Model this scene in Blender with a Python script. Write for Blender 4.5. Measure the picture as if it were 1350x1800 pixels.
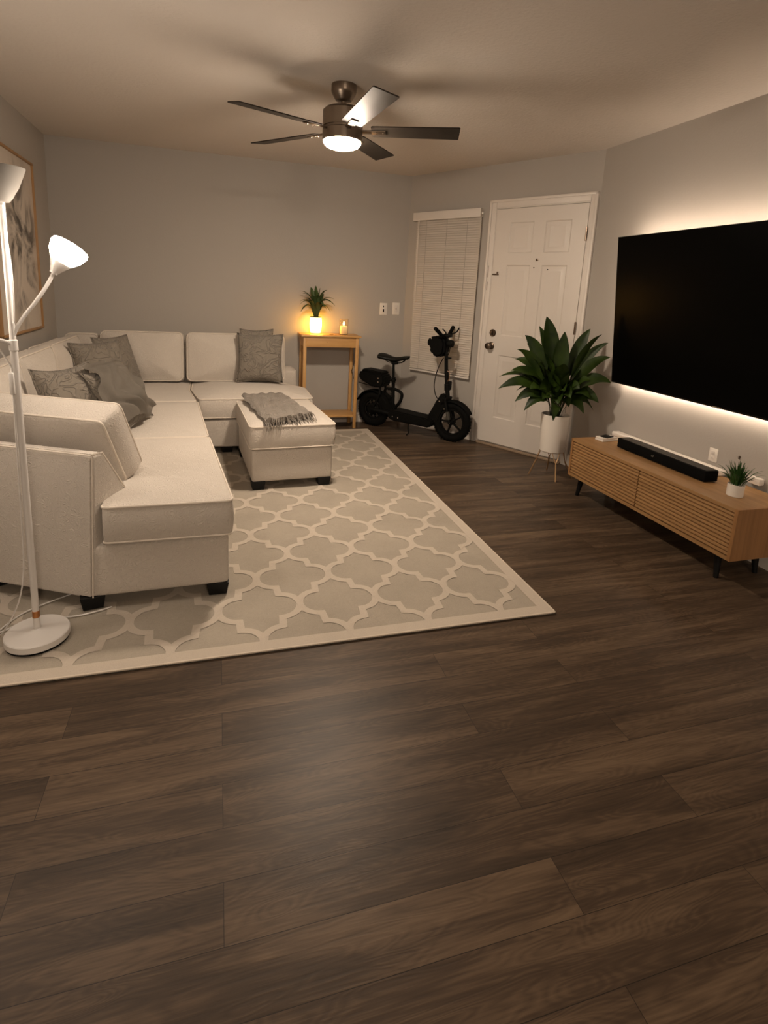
import bpy, bmesh, math, random
from math import sin, cos, pi, radians, sqrt
from mathutils import Vector, Matrix
random.seed(7)
S = bpy.context.scene
for o in list(bpy.data.objects): bpy.data.objects.remove(o)
COL = S.collection

# ------------------------------------------------------------------ camera
F_PX, PITCH, ROLL, YAW, CAM_H = 960.75, .201, .05, -.289, 1.333
fwd0 = Vector((-sin(YAW), cos(YAW), 0)); rt0 = Vector((cos(YAW), sin(YAW), 0)); up0 = Vector((0, 0, 1))
fwd = fwd0*cos(PITCH) - up0*sin(PITCH); upv = up0*cos(PITCH) + fwd0*sin(PITCH)
rgt = rt0*cos(ROLL) + upv*sin(ROLL); up2 = upv*cos(ROLL) - rt0*sin(ROLL)
cd = bpy.data.cameras.new('camera'); cam = bpy.data.objects.new('camera', cd); COL.objects.link(cam)
m = Matrix.Identity(4)
for i, v in enumerate((rgt, up2, -fwd)):
    for j in range(3): m[j][i] = v[j]
m[2][3] = CAM_H
cam.matrix_world = m
cd.sensor_fit = 'AUTO'; cd.sensor_width = 36; cd.lens = F_PX*36/1800
cd.shift_x = 10.445/1800; cd.shift_y = -192.3/1800
cd.clip_start = .02
S.camera = cam

# ------------------------------------------------------------------ world, light levels, exposure
W = bpy.data.worlds.new('night'); S.world = W; W.use_nodes = True
W.node_tree.nodes['Background'].inputs[0].default_value = (.02, .015, .012, 1)
W.node_tree.nodes['Background'].inputs[1].default_value = .3
S.view_settings.view_transform = 'Standard'; S.view_settings.look = 'None'
S.view_settings.gamma = 1; S.view_settings.use_curve_mapping = False
S.view_settings.exposure = 0.14
FAN_L = 345; FAN_C = (1, .82, .64)
SHADE_L = 95; SHADE_C = (1, .85, .70)
DOME_L = 235; DOME_C = (1, .82, .64)          # dining-area ceiling lamp behind the viewer
STRIP_L = 68; STRIP_C = (1, .79, .60)
VASE_C = (1, .47, .05)

# ------------------------------------------------------------------ materials
def nt(name):
    M = bpy.data.materials.new(name); M.use_nodes = True
    t = M.node_tree; return M, t, t.nodes['Principled BSDF']
def N(t, kind, **kw):
    n = t.nodes.new(kind)
    for k, v in kw.items():
        if k.startswith('i_'):
            key = k[2:]
            n.inputs[int(key) if key.isdigit() else key].default_value = v
        else: setattr(n, k, v)
    return n
def mat(name, col, rough=.5, metal=0., var=.08, vscale=6., bump=0., bscale=200., spec=.5, coat=0., coords='Object'):
    M, t, b = nt(name)
    tc = N(t, 'ShaderNodeTexCoord')
    no = N(t, 'ShaderNodeTexNoise', i_Scale=vscale, i_Detail=3.)
    t.links.new(tc.outputs[coords], no.inputs['Vector'])
    mx = N(t, 'ShaderNodeMix', data_type='RGBA')
    mx.inputs[6].default_value = (*[c*(1-var) for c in col], 1); mx.inputs[7].default_value = (*[min(1, c*(1+var)) for c in col], 1)
    t.links.new(no.outputs[0], mx.inputs[0]); t.links.new(mx.outputs[2], b.inputs['Base Color'])
    b.inputs['Roughness'].default_value = rough; b.inputs['Metallic'].default_value = metal
    b.inputs['Specular IOR Level'].default_value = spec; b.inputs['Coat Weight'].default_value = coat
    if bump:
        n2 = N(t, 'ShaderNodeTexNoise', i_Scale=bscale, i_Detail=3.); t.links.new(tc.outputs[coords], n2.inputs['Vector'])
        bp = N(t, 'ShaderNodeBump', i_Strength=bump, i_Distance=.003)
        t.links.new(n2.outputs[0], bp.inputs['Height']); t.links.new(bp.outputs[0], b.inputs['Normal'])
    return M
def emit(name, col, s):
    M, t, b = nt(name)
    b.inputs['Base Color'].default_value = (.9, .9, .88, 1)
    b.inputs['Emission Color'].default_value = (*col, 1); b.inputs['Emission Strength'].default_value = s
    no = N(t, 'ShaderNodeTexNoise', i_Scale=3.); mr = N(t, 'ShaderNodeMapRange', i_3=s*.97, i_4=s*1.03)
    t.links.new(no.outputs[0], mr.inputs[0]); t.links.new(mr.outputs[0], b.inputs['Emission Strength'])
    return M
def fabric(name, col, scale=14, bump=.5, var=.07, rough=.9, dist=.004, weave=True, lines=.05):
    """woven cloth with an embossed swirling pattern"""
    M, t, b = nt(name)
    tc = N(t, 'ShaderNodeTexCoord')
    n0 = N(t, 'ShaderNodeTexNoise', i_Scale=scale*.8, i_Detail=1.5, i_Distortion=1.2)
    t.links.new(tc.outputs['Object'], n0.inputs['Vector'])
    # contour lines of the noise make swirls
    mm = N(t, 'ShaderNodeMath', operation='MULTIPLY', i_1=9.); t.links.new(n0.outputs[0], mm.inputs[0])
    fr = N(t, 'ShaderNodeMath', operation='PINGPONG', i_1=.5); t.links.new(mm.outputs[0], fr.inputs[0])
    sm = N(t, 'ShaderNodeMapRange', i_1=.0, i_2=.22, i_3=1., i_4=0.); t.links.new(fr.outputs[0], sm.inputs[0])
    fine = N(t, 'ShaderNodeTexNoise', i_Scale=420., i_Detail=2.); t.links.new(tc.outputs['Object'], fine.inputs['Vector'])
    ad = N(t, 'ShaderNodeMath', operation='MULTIPLY_ADD', i_1=.25); t.links.new(fine.outputs[0], ad.inputs[0]); t.links.new(sm.outputs[0], ad.inputs[2])
    bp = N(t, 'ShaderNodeBump', i_Strength=bump, i_Distance=dist)
    t.links.new(ad.outputs[0], bp.inputs['Height']); t.links.new(bp.outputs[0], b.inputs['Normal'])
    big = N(t, 'ShaderNodeTexNoise', i_Scale=3., i_Detail=4.); t.links.new(tc.outputs['Object'], big.inputs['Vector'])
    mx = N(t, 'ShaderNodeMix', data_type='RGBA')
    mx.inputs[6].default_value = (*[c*(1-var) for c in col], 1); mx.inputs[7].default_value = (*[c*(1+var) for c in col], 1)
    t.links.new(big.outputs[0], mx.inputs[0])
    m2 = N(t, 'ShaderNodeMix', data_type='RGBA'); m2.inputs[7].default_value = (*[min(1, c*1.25) for c in col], 1)
    f2 = N(t, 'ShaderNodeMath', operation='MULTIPLY', i_1=lines*5); t.links.new(sm.outputs[0], f2.inputs[0])
    t.links.new(f2.outputs[0], m2.inputs[0]); t.links.new(mx.outputs[2], m2.inputs[6])
    t.links.new(m2.outputs[2], b.inputs['Base Color'])
    b.inputs['Roughness'].default_value = rough; b.inputs['Sheen Weight'].default_value = .15
    b.inputs['Specular IOR Level'].default_value = .2
    return M
def wood(name, col, dark, axis=1, scale=1., rough=.45, gr=18):
    M, t, b = nt(name)
    tc = N(t, 'ShaderNodeTexCoord'); mp = N(t, 'ShaderNodeMapping')
    sc = [gr*scale]*3; sc[axis] = 1.2*scale; mp.inputs['Scale'].default_value = sc
    t.links.new(tc.outputs['Object'], mp.inputs[0])
    n = N(t, 'ShaderNodeTexNoise', i_Scale=1.6, i_Detail=6., i_Roughness=.6, i_Distortion=.6); t.links.new(mp.outputs[0], n.inputs['Vector'])
    r = N(t, 'ShaderNodeValToRGB'); r.color_ramp.elements[0].position = .3; r.color_ramp.elements[1].position = .7
    r.color_ramp.elements[0].color = (*dark, 1); r.color_ramp.elements[1].color = (*col, 1)
    t.links.new(n.outputs[0], r.inputs[0]); t.links.new(r.outputs[0], b.inputs['Base Color'])
    bp = N(t, 'ShaderNodeBump', i_Strength=.15, i_Distance=.002); t.links.new(n.outputs[0], bp.inputs['Height']); t.links.new(bp.outputs[0], b.inputs['Normal'])
    b.inputs['Roughness'].default_value = rough
    return M
def floor_mat():
    M, t, b = nt('dark_plank_floor')
    tc = N(t, 'ShaderNodeTexCoord')
    br = N(t, 'ShaderNodeTexBrick', offset=.37, offset_frequency=2, squash=1.)
    for k, v in (('Scale', 1.), ('Mortar Size', .0007), ('Mortar Smooth', .1), ('Bias', 0.), ('Brick Width', 1.22), ('Row Height', .130)): br.inputs[k].default_value = v
    br.inputs['Color1'].default_value = (0, 0, 0, 1); br.inputs['Color2'].default_value = (1, 1, 1, 1); br.inputs['Mortar'].default_value = (.5, .5, .5, 1)
    t.links.new(tc.outputs['Object'], br.inputs['Vector'])
    bw = N(t, 'ShaderNodeMath', operation='MULTIPLY', i_1=13.); t.links.new(br.outputs['Color'], bw.inputs[0])
    mp = N(t, 'ShaderNodeMapping'); mp.inputs['Scale'].default_value = (.75, 8., 1); t.links.new(tc.outputs['Object'], mp.inputs[0])
    g1 = N(t, 'ShaderNodeTexNoise', noise_dimensions='4D', i_Scale=1.3, i_Detail=6., i_Roughness=.55, i_Distortion=1.3)
    t.links.new(mp.outputs[0], g1.inputs['Vector']); t.links.new(bw.outputs[0], g1.inputs['W'])
    # contour grain
    mp2 = N(t, 'ShaderNodeMapping'); mp2.inputs['Scale'].default_value = (2.2, 14., 1); t.links.new(tc.outputs['Object'], mp2.inputs[0])
    g2 = N(t, 'ShaderNodeTexNoise', noise_dimensions='4D', i_Scale=1.2, i_Detail=1., i_Distortion=.8)
    t.links.new(mp2.outputs[0], g2.inputs['Vector']); t.links.new(bw.outputs[0], g2.inputs['W'])
    m1 = N(t, 'ShaderNodeMath', operation='MULTIPLY', i_1=16.); t.links.new(g2.outputs[0], m1.inputs[0])
    pp = N(t, 'ShaderNodeMath', operation='PINGPONG', i_1=.5); t.links.new(m1.outputs[0], pp.inputs[0])
    fine = N(t, 'ShaderNodeMapping'); fine.inputs['Scale'].default_value = (6, 160, 1); t.links.new(tc.outputs['Object'], fine.inputs[0])
    g3 = N(t, 'ShaderNodeTexNoise', i_Scale=1., i_Detail=3.); t.links.new(fine.outputs[0], g3.inputs['Vector'])
    a = N(t, 'ShaderNodeMath', operation='MULTIPLY_ADD', i_1=.18); t.links.new(pp.outputs[0], a.inputs[0]); t.links.new(g1.outputs[0], a.inputs[2])
    a2 = N(t, 'ShaderNodeMath', operation='MULTIPLY_ADD', i_1=.35); t.links.new(g3.outputs[0], a2.inputs[0]); t.links.new(a.outputs[0], a2.inputs[2])
    a3 = N(t, 'ShaderNodeMath', operation='MULTIPLY_ADD', i_1=.06); t.links.new(br.outputs['Color'], a3.inputs[0]); t.links.new(a2.outputs[0], a3.inputs[2])
    r = N(t, 'ShaderNodeValToRGB'); e = r.color_ramp.elements
    e[0].position = .47; e[0].color = (.029, .0202, .0135, 1); e[1].position = .98; e[1].color = (.140, .094, .059, 1)
    k = e.new(.72); k.color = (.064, .042, .027, 1)
    t.links.new(a3.outputs[0], r.inputs[0])
    mx = N(t, 'ShaderNodeMix', data_type='RGBA'); mx.inputs[7].default_value = (.016, .012, .009, 1)
    t.links.new(br.outputs['Fac'], mx.inputs[0]); t.links.new(r.outputs[0], mx.inputs[6]); t.links.new(mx.outputs[2], b.inputs['Base Color'])
    bp = N(t, 'ShaderNodeBump', i_Strength=.35, i_Distance=.002); t.links.new(a2.outputs[0], bp.inputs['Height']); t.links.new(bp.outputs[0], b.inputs['Normal'])
    b.inputs['Roughness'].default_value = .42; b.inputs['Specular IOR Level'].default_value = .22
    return M
def blades_mat():
    M, t, b = nt('brushed_bronze')
    tc = N(t, 'ShaderNodeTexCoord'); mp = N(t, 'ShaderNodeMapping'); mp.inputs['Scale'].default_value = (4, 4, 300); t.links.new(tc.outputs['Object'], mp.inputs[0])
    n = N(t, 'ShaderNodeTexNoise', i_Scale=1.); t.links.new(mp.outputs[0], n.inputs['Vector'])
    mr = N(t, 'ShaderNodeMapRange', i_3=.25, i_4=.42); t.links.new(n.outputs[0], mr.inputs[0]); t.links.new(mr.outputs[0], b.inputs['Roughness'])
    b.inputs['Base Color'].default_value = (.23, .185, .145, 1); b.inputs['Metallic'].default_value = 1
    return M

WALL = mat('greige_wall_paint', (.385, .355, .32), .85, var=.02, vscale=1.5, bump=.25, bscale=90)
CEIL = mat('textured_ceiling', (.64, .585, .53), .9, var=.02, vscale=2, bump=.9, bscale=55)
TRIM = mat('white_trim_paint', (.66, .61, .56), .4, var=.02)
DOORP = mat('white_door_paint', (.64, .59, .54), .42, var=.02)
FLOOR = floor_mat()
SOFA = fabric('beige_jacquard', (.57, .515, .455), 34, .55, .05, lines=.07)
PIPE = mat('beige_piping', (.66, .59, .51), .85, var=.04, vscale=40)
PILLOW = fabric('grey_swirl_velvet', (.215, .188, .155), 11, .9, .12, .8, .008, lines=.12)
THROW = fabric('grey_brown_throw', (.235, .205, .175), 18, .9, .15, .95, .008, lines=.12)
BLK = mat('black_wood', (.005, .005, .005), .45, var=.3, spec=.25)
BLKP = mat('black_plastic', (.004, .004, .0035), .6, var=.3, spec=.12)
RUBBER = mat('black_rubber', (.004, .004, .0035), .8, var=.2, bump=.4, bscale=120, spec=.1)
CHROME = mat('bright_bolt', (.8, .75, .7), .25, 1.)
BRZ = blades_mat()
BLADE = mat('dark_fan_blade', (.030, .024, .019), .5, .0, var=.25, vscale=12, spec=.14)
OAK = wood('oak_slats', (.37, .21, .088), (.26, .14, .055), 1, 1.3)
OAKX = wood('oak_end', (.34, .17, .065), (.24, .115, .04), 2, 1.3)
PINE = wood('pine_table', (.58, .335, .125), (.47, .25, .085), 2, 1.)
PINEX = wood('pine_table_top', (.58, .335, .125), (.47, .25, .085), 0, 1.)
FRAMEW = wood('oak_frame', (.38, .215, .09), (.28, .15, .06), 2, 1.)
WHITE = mat('white_ceramic', (.72, .67, .61), .35, var=.02)
WMET = mat('white_enamel', (.72, .69, .66), .3, var=.02)
COPPER = mat('copper_collar', (.55, .25, .10), .3, 1.)
GOLD = mat('brass_wire', (.55, .36, .2), .35, .9)
KNOBM = mat('antique_nickel', (.14, .105, .08), .3, 1.)
LEAF = None
def leafmat(name, c1, c2, rough=.45):
    M, t, b = nt(name)
    tc = N(t, 'ShaderNodeTexCoord'); n = N(t, 'ShaderNodeTexNoise', i_Scale=9., i_Detail=2.); t.links.new(tc.outputs['Object'], n.inputs['Vector'])
    r = N(t, 'ShaderNodeValToRGB'); r.color_ramp.elements[0].position = .35; r.color_ramp.elements[1].position = .65
    r.color_ramp.elements[0].color = (*c1, 1); r.color_ramp.elements[1].color = (*c2, 1)
    t.links.new(n.outputs[0], r.inputs[0]); t.links.new(r.outputs[0], b.inputs['Base Color']); b.inputs['Roughness'].default_value = rough
    b.inputs['Specular IOR Level'].default_value = .2
    return M
LEAF = leafmat('peace_lily_leaf', (.009, .020, .0025), (.024, .045, .005))
LEAF2 = leafmat('dracaena_leaf', (.03, .05, .015), (.07, .10, .03))
GRASS = leafmat('grass_blade', (.02, .055, .012), (.045, .11, .025))
SOIL = mat('potting_soil', (.02, .014, .01), .95, var=.4, vscale=60)
SCREEN = mat('black_glass_screen', (.0012, .0012, .001), .28, var=.1, spec=.05)
GREYC = mat('grey_print', (.35, .31, .27), .6)

# ------------------------------------------------------------------ mesh helpers
def box(bm, x0, x1, y0, y1, z0, z1, bev=0., seg=2, M=None, mi=0):
    r = bmesh.ops.create_cube(bm, size=1)
    vs = r['verts']
    for v in vs: v.co = Vector(((x0+x1)/2+v.co.x*(x1-x0), (y0+y1)/2+v.co.y*(y1-y0), (z0+z1)/2+v.co.z*(z1-z0)))
    fs = set(f for v in vs for f in v.link_faces)
    if bev:
        r2 = bmesh.ops.bevel(bm, geom=list(set(e for v in vs for e in v.link_edges)), offset=bev, segments=seg, affect='EDGES', profile=.5)
        vs = list(set(r2['verts']) | set(v for v in vs if v.is_valid)); fs = set(r2['faces']) | set(f for f in fs if f.is_valid)
        fs |= set(f for v in vs for f in v.link_faces)
    for f in fs: f.material_index = mi
    if M is not None:
        for v in vs: v.co = M @ v.co
    return vs
def prism(bm, pts, z0, z1, M=None, mi=0):
    a = [bm.verts.new((p[0], p[1], z0)) for p in pts]; b = [bm.verts.new((p[0], p[1], z1)) for p in pts]
    n = len(pts); fs = [bm.faces.new(a[::-1]), bm.faces.new(b)]
    for i in range(n): fs.append(bm.faces.new((a[i], a[(i+1) % n], b[(i+1) % n], b[i])))
    for f in fs: f.material_index = mi
    if M is not None:
        for v in a+b: v.co = M @ v.co
    return a+b
def lathe(bm, prof, seg=32, M=None, mi=0, closed=False):
    """prof: list (r,z)"""
    rings = []
    for r, z in prof:
        if r < 1e-6: rings.append([bm.verts.new((0, 0, z))])
        else: rings.append([bm.verts.new((r*cos(2*pi*i/seg), r*sin(2*pi*i/seg), z)) for i in range(seg)])
    pairs = list(zip(rings, rings[1:]))
    if closed: pairs.append((rings[-1], rings[0]))
    for a, b in pairs:
        for i in range(seg):
            j = (i+1) % seg
            if len(a) == 1 and len(b) == 1: continue
            if len(a) == 1: f = bm.faces.new((a[0], b[j], b[i]))
            elif len(b) == 1: f = bm.faces.new((a[i], a[j], b[0]))
            else: f = bm.faces.new((a[i], a[j], b[j], b[i]))
            f.material_index = mi
    vs = [v for r in rings for v in r]
    if M is not None:
        for v in vs: v.co = M @ v.co
    return vs
def smooth_path(pts, n=8):
    P = [Vector(p) for p in pts]
    if len(P) < 3: return P
    out = []
    for i in range(len(P)-1):
        p0 = P[max(i-1, 0)]; p1 = P[i]; p2 = P[i+1]; p3 = P[min(i+2, len(P)-1)]
        for k in range(n):
            t = k/n
            out.append(.5*((2*p1)+(-p0+p2)*t+(2*p0-5*p1+4*p2-p3)*t*t+(-p0+3*p1-3*p2+p3)*t**3))
    out.append(P[-1]); return out
def tube(bm, pts, r, seg=8, smooth=0, closed=False, mi=0, flat=1.):
    P = smooth_path(pts, smooth) if smooth else [Vector(p) for p in pts]
    n = len(P); rings = []; prev = None
    for i, p in enumerate(P):
        if closed: t = P[(i+1) % n]-P[i-1]
        else: t = P[min(i+1, n-1)]-P[max(i-1, 0)]
        if t.length < 1e-9: t = Vector((0, 0, 1))
        t.normalize()
        if prev is None:
            a = Vector((0, 0, 1)) if abs(t.z) < .9 else Vector((1, 0, 0)); u = t.cross(a).normalized()
        else: u = (prev - t*prev.dot(t)).normalized()
        prev = u; w = t.cross(u)
        rr = r[min(i, len(r)-1)] if isinstance(r, (list, tuple)) else r
        rings.append([bm.verts.new(p+(u*cos(2*pi*k/seg)+w*flat*sin(2*pi*k/seg))*rr) for k in range(seg)])
    rng = range(n if closed else n-1)
    for i in rng:
        a, b = rings[i], rings[(i+1) % n]
        for k in range(seg):
            f = bm.faces.new((a[k], a[(k+1) % seg], b[(k+1) % seg], b[k])); f.material_index = mi
    if not closed:
        bm.faces.new(rings[0][::-1]).material_index = mi; bm.faces.new(rings[-1]).material_index = mi
    return [v for q in rings for v in q]
def fillet(pts, r, seg=4, step=.04):
    P = [Vector((p[0], p[1])) for p in pts]; n = len(P); out = []
    for i in range(n):
        a, b, c = P[i-1], P[i], P[(i+1) % n]
        d1 = (a-b).normalized(); d2 = (c-b).normalized()
        rr = min(r, (a-b).length*.4, (c-b).length*.4)
        s, e = b+d1*rr, b+d2*rr
        for k in range(seg+1):
            t = k/seg; out.append(s*(1-t)**2+b*2*t*(1-t)+e*t*t)
    res = []
    for i in range(len(out)):
        a, b = out[i], out[(i+1) % len(out)]; k = max(1, int((b-a).length/step))
        for j in range(k): res.append(a+(b-a)*j/k)
    return res
def cushion(bm, pts, z0, z1, r=.025, crown=.03, bulge=.01, corner=.03, M=None, bottom_crown=0., wr=0.):
    """upholstered box over a star-shaped outline: rounded edges, domed top"""
    O = fillet(pts, corner); n = len(O); c = sum(O, Vector((0, 0)))/n
    prof = []                                        # (inset, z)
    for k in range(5):
        a = pi/2*k/4; prof.append((r*(1-sin(a)), z0+r*(1-cos(a))))
    for k in range(1, 5):
        t = k/5; prof.append((-bulge*4*t*(1-t), z0+r+(z1-z0-2*r)*t))
    for k in range(5):
        a = pi/2*k/4; prof.append((r*(1-cos(a)), z1-r+r*sin(a)))
    def ring(ins, z, s=None):
        vs = []
        for p in O:
            d = c-p; L = d.length
            q = p+d.normalized()*ins if s is None else c+(p-c)*s*(1-r/L)
            vs.append(bm.verts.new((q.x, q.y, z)))
        return vs
    def wz(q): return wr*(sin(q[0]*31+q[1]*17)+sin(q[1]*43-q[0]*23))*.5
    rings = [ring(i, z) for i, z in prof]
    tops = []
    for s in (.93, .84, .72, .58, .42, .25, .1):
        tops.append(ring(0, z1+crown*(1-s**2.2), s))
    for rg in tops:
        for v in rg: v.co.z += wz(v.co)
    bots = []
    for s in (.9, .75, .5, .25):
        bots.append(ring(0, z0-bottom_crown*(1-s*s), s))
    seq = bots[::-1]+rings+tops
    for a, b in zip(seq, seq[1:]):
        for i in range(n):
            j = (i+1) % n; bm.faces.new((a[i], a[j], b[j], b[i]))
    bm.faces.new(seq[0][::-1]); bm.faces.new(seq[-1])
    vs = [v for q in seq for v in q]
    if M is not None:
        for v in vs: v.co = M @ v.co
    return O, c
def piping(bm, pts, z, corner=.03, ins=.004, r=.004, M=None):
    O = fillet(pts, corner); c = sum(O, Vector((0, 0)))/len(O)
    P = []
    for p in O:
        q = p+(c-p).normalized()*ins; v = Vector((q.x, q.y, z)); P.append(M @ v if M is not None else v)
    tube(bm, P, r, 6, closed=True)

MATS = {}
def link(name, bm, mats, parent=None, smooth=35, world=True):
    """one mesh object; geometry given in world space is moved into the parent's frame"""
    if parent is not None and world and parent.name in FR: bm.transform(FR[parent.name].inverted())
    bmesh.ops.recalc_face_normals(bm, faces=bm.faces)
    me = bpy.data.meshes.new(name); bm.to_mesh(me); bm.free()
    for mm in (mats if isinstance(mats, (list, tuple)) else [mats]): me.materials.append(mm)
    if smooth:
        for p in me.polygons: p.use_smooth = True
        me.set_sharp_from_angle(angle=radians(smooth))
    o = bpy.data.objects.new(name, me); COL.objects.link(o)
    if parent is not None:
        o.parent = parent
        if parent.name in FR: FR[o.name] = FR[parent.name]
    return o
FR = {}
def thing(name, label, cat, loc=(0, 0, 0), rz=0., group=None):
    o = bpy.data.objects.new(name, None); COL.objects.link(o); o.empty_display_size = .05
    o.location = loc; o.rotation_euler = (0, 0, rz); o['label'] = label; o['category'] = cat
    if group: o['group'] = group
    FR[o.name] = Matrix.Translation(loc) @ Matrix.Rotation(rz, 4, 'Z')
    return o
def tag(o, label, cat, group=None):
    o['label'] = label; o['category'] = cat
    if group: o['group'] = group
    return o
def struct(name, bm, mats, parent=None, smooth=30):
    o = link(name, bm, mats, parent, smooth)
    if parent is None: o['kind'] = 'structure'
    return o
B_ = bmesh.new
def ob(name, fn, mats, parent=None, smooth=35, world=True):
    bm = B_(); fn(bm); return link(name, bm, mats, parent, smooth, world)

# ------------------------------------------------------------------ room shell
H = 2.44
A = Vector((-1.344, 5.34)); Bc = Vector((1.819, 5.34)); C = Vector((2.761, 3.705))
YR = -3.8
AL = Vector((A.x + .018*(A.y-YR), YR))               # left wall leans in a hair towards the viewer
D = Vector((2.761, YR))
ring = [A, Bc, C, D, AL]
def slab(bm, p, q, t=.1, z0=0, z1=H, out=True, off=0.):
    d = (q-p).normalized(); n = Vector((d.y, -d.x))   # inward for clockwise order
    if out: a, b = p-n*0, q-n*0; prism(bm, [a, b, b-n*t, a-n*t], z0, z1)
    else: prism(bm, [p+n*off, q+n*off, q+n*(off+t), p+n*(off+t)], z0, z1)
def nin(p, q):
    d = (q-p).normalized(); return Vector((d.y, -d.x))
for nm, p, q in (('wall_back', A, Bc), ('wall_door', Bc, C), ('wall_right', C, D), ('wall_rear', D, AL), ('wall_left', AL, A)):
    bm = B_(); slab(bm, p, q); struct(nm, bm, WALL)
bm = B_(); prism(bm, [(-1.5, YR-.1), (3, YR-.1), (3, 5.6), (-1.5, 5.6)], -.06, 0); struct('floor', bm, FLOOR)
bm = B_(); prism(bm, [(-1.5, YR-.1), (3, YR-.1), (3, 5.6), (-1.5, 5.6)], H, H+.06); struct('ceiling', bm, CEIL)
def base(nm, p, q, s0=0., s1=None):
    d = (q-p); L = d.length; d.normalize(); s1 = L if s1 is None else s1
    bm = B_(); n = nin(p, q)
    a, b = p+d*s0, q-d*(L-s1)
    for t, z0, z1 in ((.014, 0, .088), (.009, .088, .1)):
        prism(bm, [a, b, b+n*t, a+n*t], z0, z1)
    struct(nm, bm, TRIM)
base('baseboard_back', A, Bc); base('baseboard_door', Bc, C, 0, .925); base('baseboard_corner', Bc, C, 1.875, None)
base('baseboard_right', C, D); base('baseboard_left', AL, A)

# frame of the door wall: s along the wall from the back corner, t into the room, z up
dd = (C-Bc).normalized(); nn = nin(Bc, C)
DW = Matrix(((dd.x, nn.x, 0, Bc.x), (dd.y, nn.y, 0, Bc.y), (0, 0, 1, 0), (0, 0, 0, 1)))

# ------------------------------------------------------------------ door
S0, S1, DT = 1.005, 1.815, 2.068
door = None
def door_leaf(bm):
    t0, t1 = .0, .012
    holes = []
    for a, b in ((1.145, 1.365), (1.470, 1.690)):
        for z0, z1 in ((1.705, 1.955), (1.005, 1.605), (.265, .83)):
            holes.append((a, b, z0, z1))
    xs = sorted({S0, S1, *[h[0] for h in holes], *[h[1] for h in holes]}); zs = sorted({.03, DT, *[h[2] for h in holes], *[h[3] for h in holes]})
    def q(x0, x1, z0, z1, t): bm.faces.new([bm.verts.new(DW @ Vector(p)) for p in ((x0, t, z0), (x1, t, z0), (x1, t, z1), (x0, t, z1))])
    for i in range(len(xs)-1):
        for j in range(len(zs)-1):
            c = ((xs[i]+xs[i+1])/2, (zs[j]+zs[j+1])/2)
            if any(h[0] < c[0] < h[1] and h[2] < c[1] < h[3] for h in holes): continue
            q(xs[i], xs[i+1], zs[j], zs[j+1], t1)
    for h in holes:
        steps = [(0, t1), (.008, t1-.007), (.018, t1-.007), (.046, t1-.0005), (.05, t1-.001)]
        R = []
        for ins, t in steps:
            R.append([bm.verts.new(DW @ Vector(p)) for p in ((h[0]+ins, t, h[2]+ins), (h[1]-ins, t, h[2]+ins), (h[1]-ins, t, h[3]-ins), (h[0]+ins, t, h[3]-ins))])
        for a, b in zip(R, R[1:]):
            for i in range(4): bm.faces.new((a[i], a[(i+1) % 4], b[(i+1) % 4], b[i]))
        bm.faces.new(R[-1])
    box(bm, S0, S1, .0, t1-.0085, .03, DT, M=DW)
    for (x0, x1, z0, z1) in ((S0, S0+.001, .03, DT), (S1-.001, S1, .03, DT), (S0, S1, .03, .031), (S0, S1, DT-.001, DT)):
        box(bm, x0, x1, 0, t1, z0, z1, M=DW)
bm = B_(); door_leaf(bm); bmesh.ops.remove_doubles(bm, verts=bm.verts, dist=.0001)
door = struct('door_1', bm, DOORP, smooth=20)
def lathe_on_door(s, z, prof):
    def f(bm): lathe(bm, prof, 28, M=DW @ Matrix.Translation((s, .012, z)) @ Matrix.Rotation(-pi/2, 4, 'X'))
    return f
k = ob('door_knob', lathe_on_door(1.062, .905, [(0, 0), (.033, 0), (.033, .004), (.026, .009), (.013, .012), (.011, .03), (.016, .036), (.027, .043), (.030, .055), (.026, .066), (.012, .072), (0, .073)]), KNOBM, door)
k = ob('deadbolt', lathe_on_door(1.068, 1.02, [(0, 0), (.032, 0), (.032, .006), (.026, .014), (.0, .015)]), KNOBM, door)
def turn(bm): box(bm, 1.064, 1.072, .024, .046, 1.003, 1.037, .002, M=DW)
ob('thumb_turn', turn, KNOBM, k)
ob('peephole', lathe_on_door(1.425, 1.648, [(0, 0), (.011, 0), (.011, .004), (.006, .005), (.005, .003), (0, .003)]), KNOBM, door)
ob('knocker_hole', lathe_on_door(1.402, 1.585, [(0, 0), (.006, 0), (.004, .001), (0, .001)]), BLKP, door)
ob('knocker_hole', lathe_on_door(1.527, 1.571, [(0, 0), (.005, 0), (.003, .001), (0, .001)]), BLKP, door)
def latch(bm):
    box(bm, 1.012, 1.075, .012, .020, 1.520, 1.532, .002, M=DW); box(bm, 1.062, 1.070, .012, .034, 1.522, 1.548, .002, M=DW)
ob('swing_latch', latch, KNOBM, door)
for z in (1.838, 1.12, .26):
    ob('hinge', lambda bm, z=z: (tube(bm, [DW @ Vector((1.819, .020, z-.05)), DW @ Vector((1.819, .020, z+.05))], .006, 10), box(bm, 1.806, 1.819, .012, .014, z-.05, z+.05, M=DW)), KNOBM, door)
def sweep(bm): box(bm, S0-.01, S1+.01, .0, .03, .0, .018, .003, M=DW)
ob('threshold', sweep, mat('tan_threshold', (.30, .22, .15), .4), door)
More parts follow.
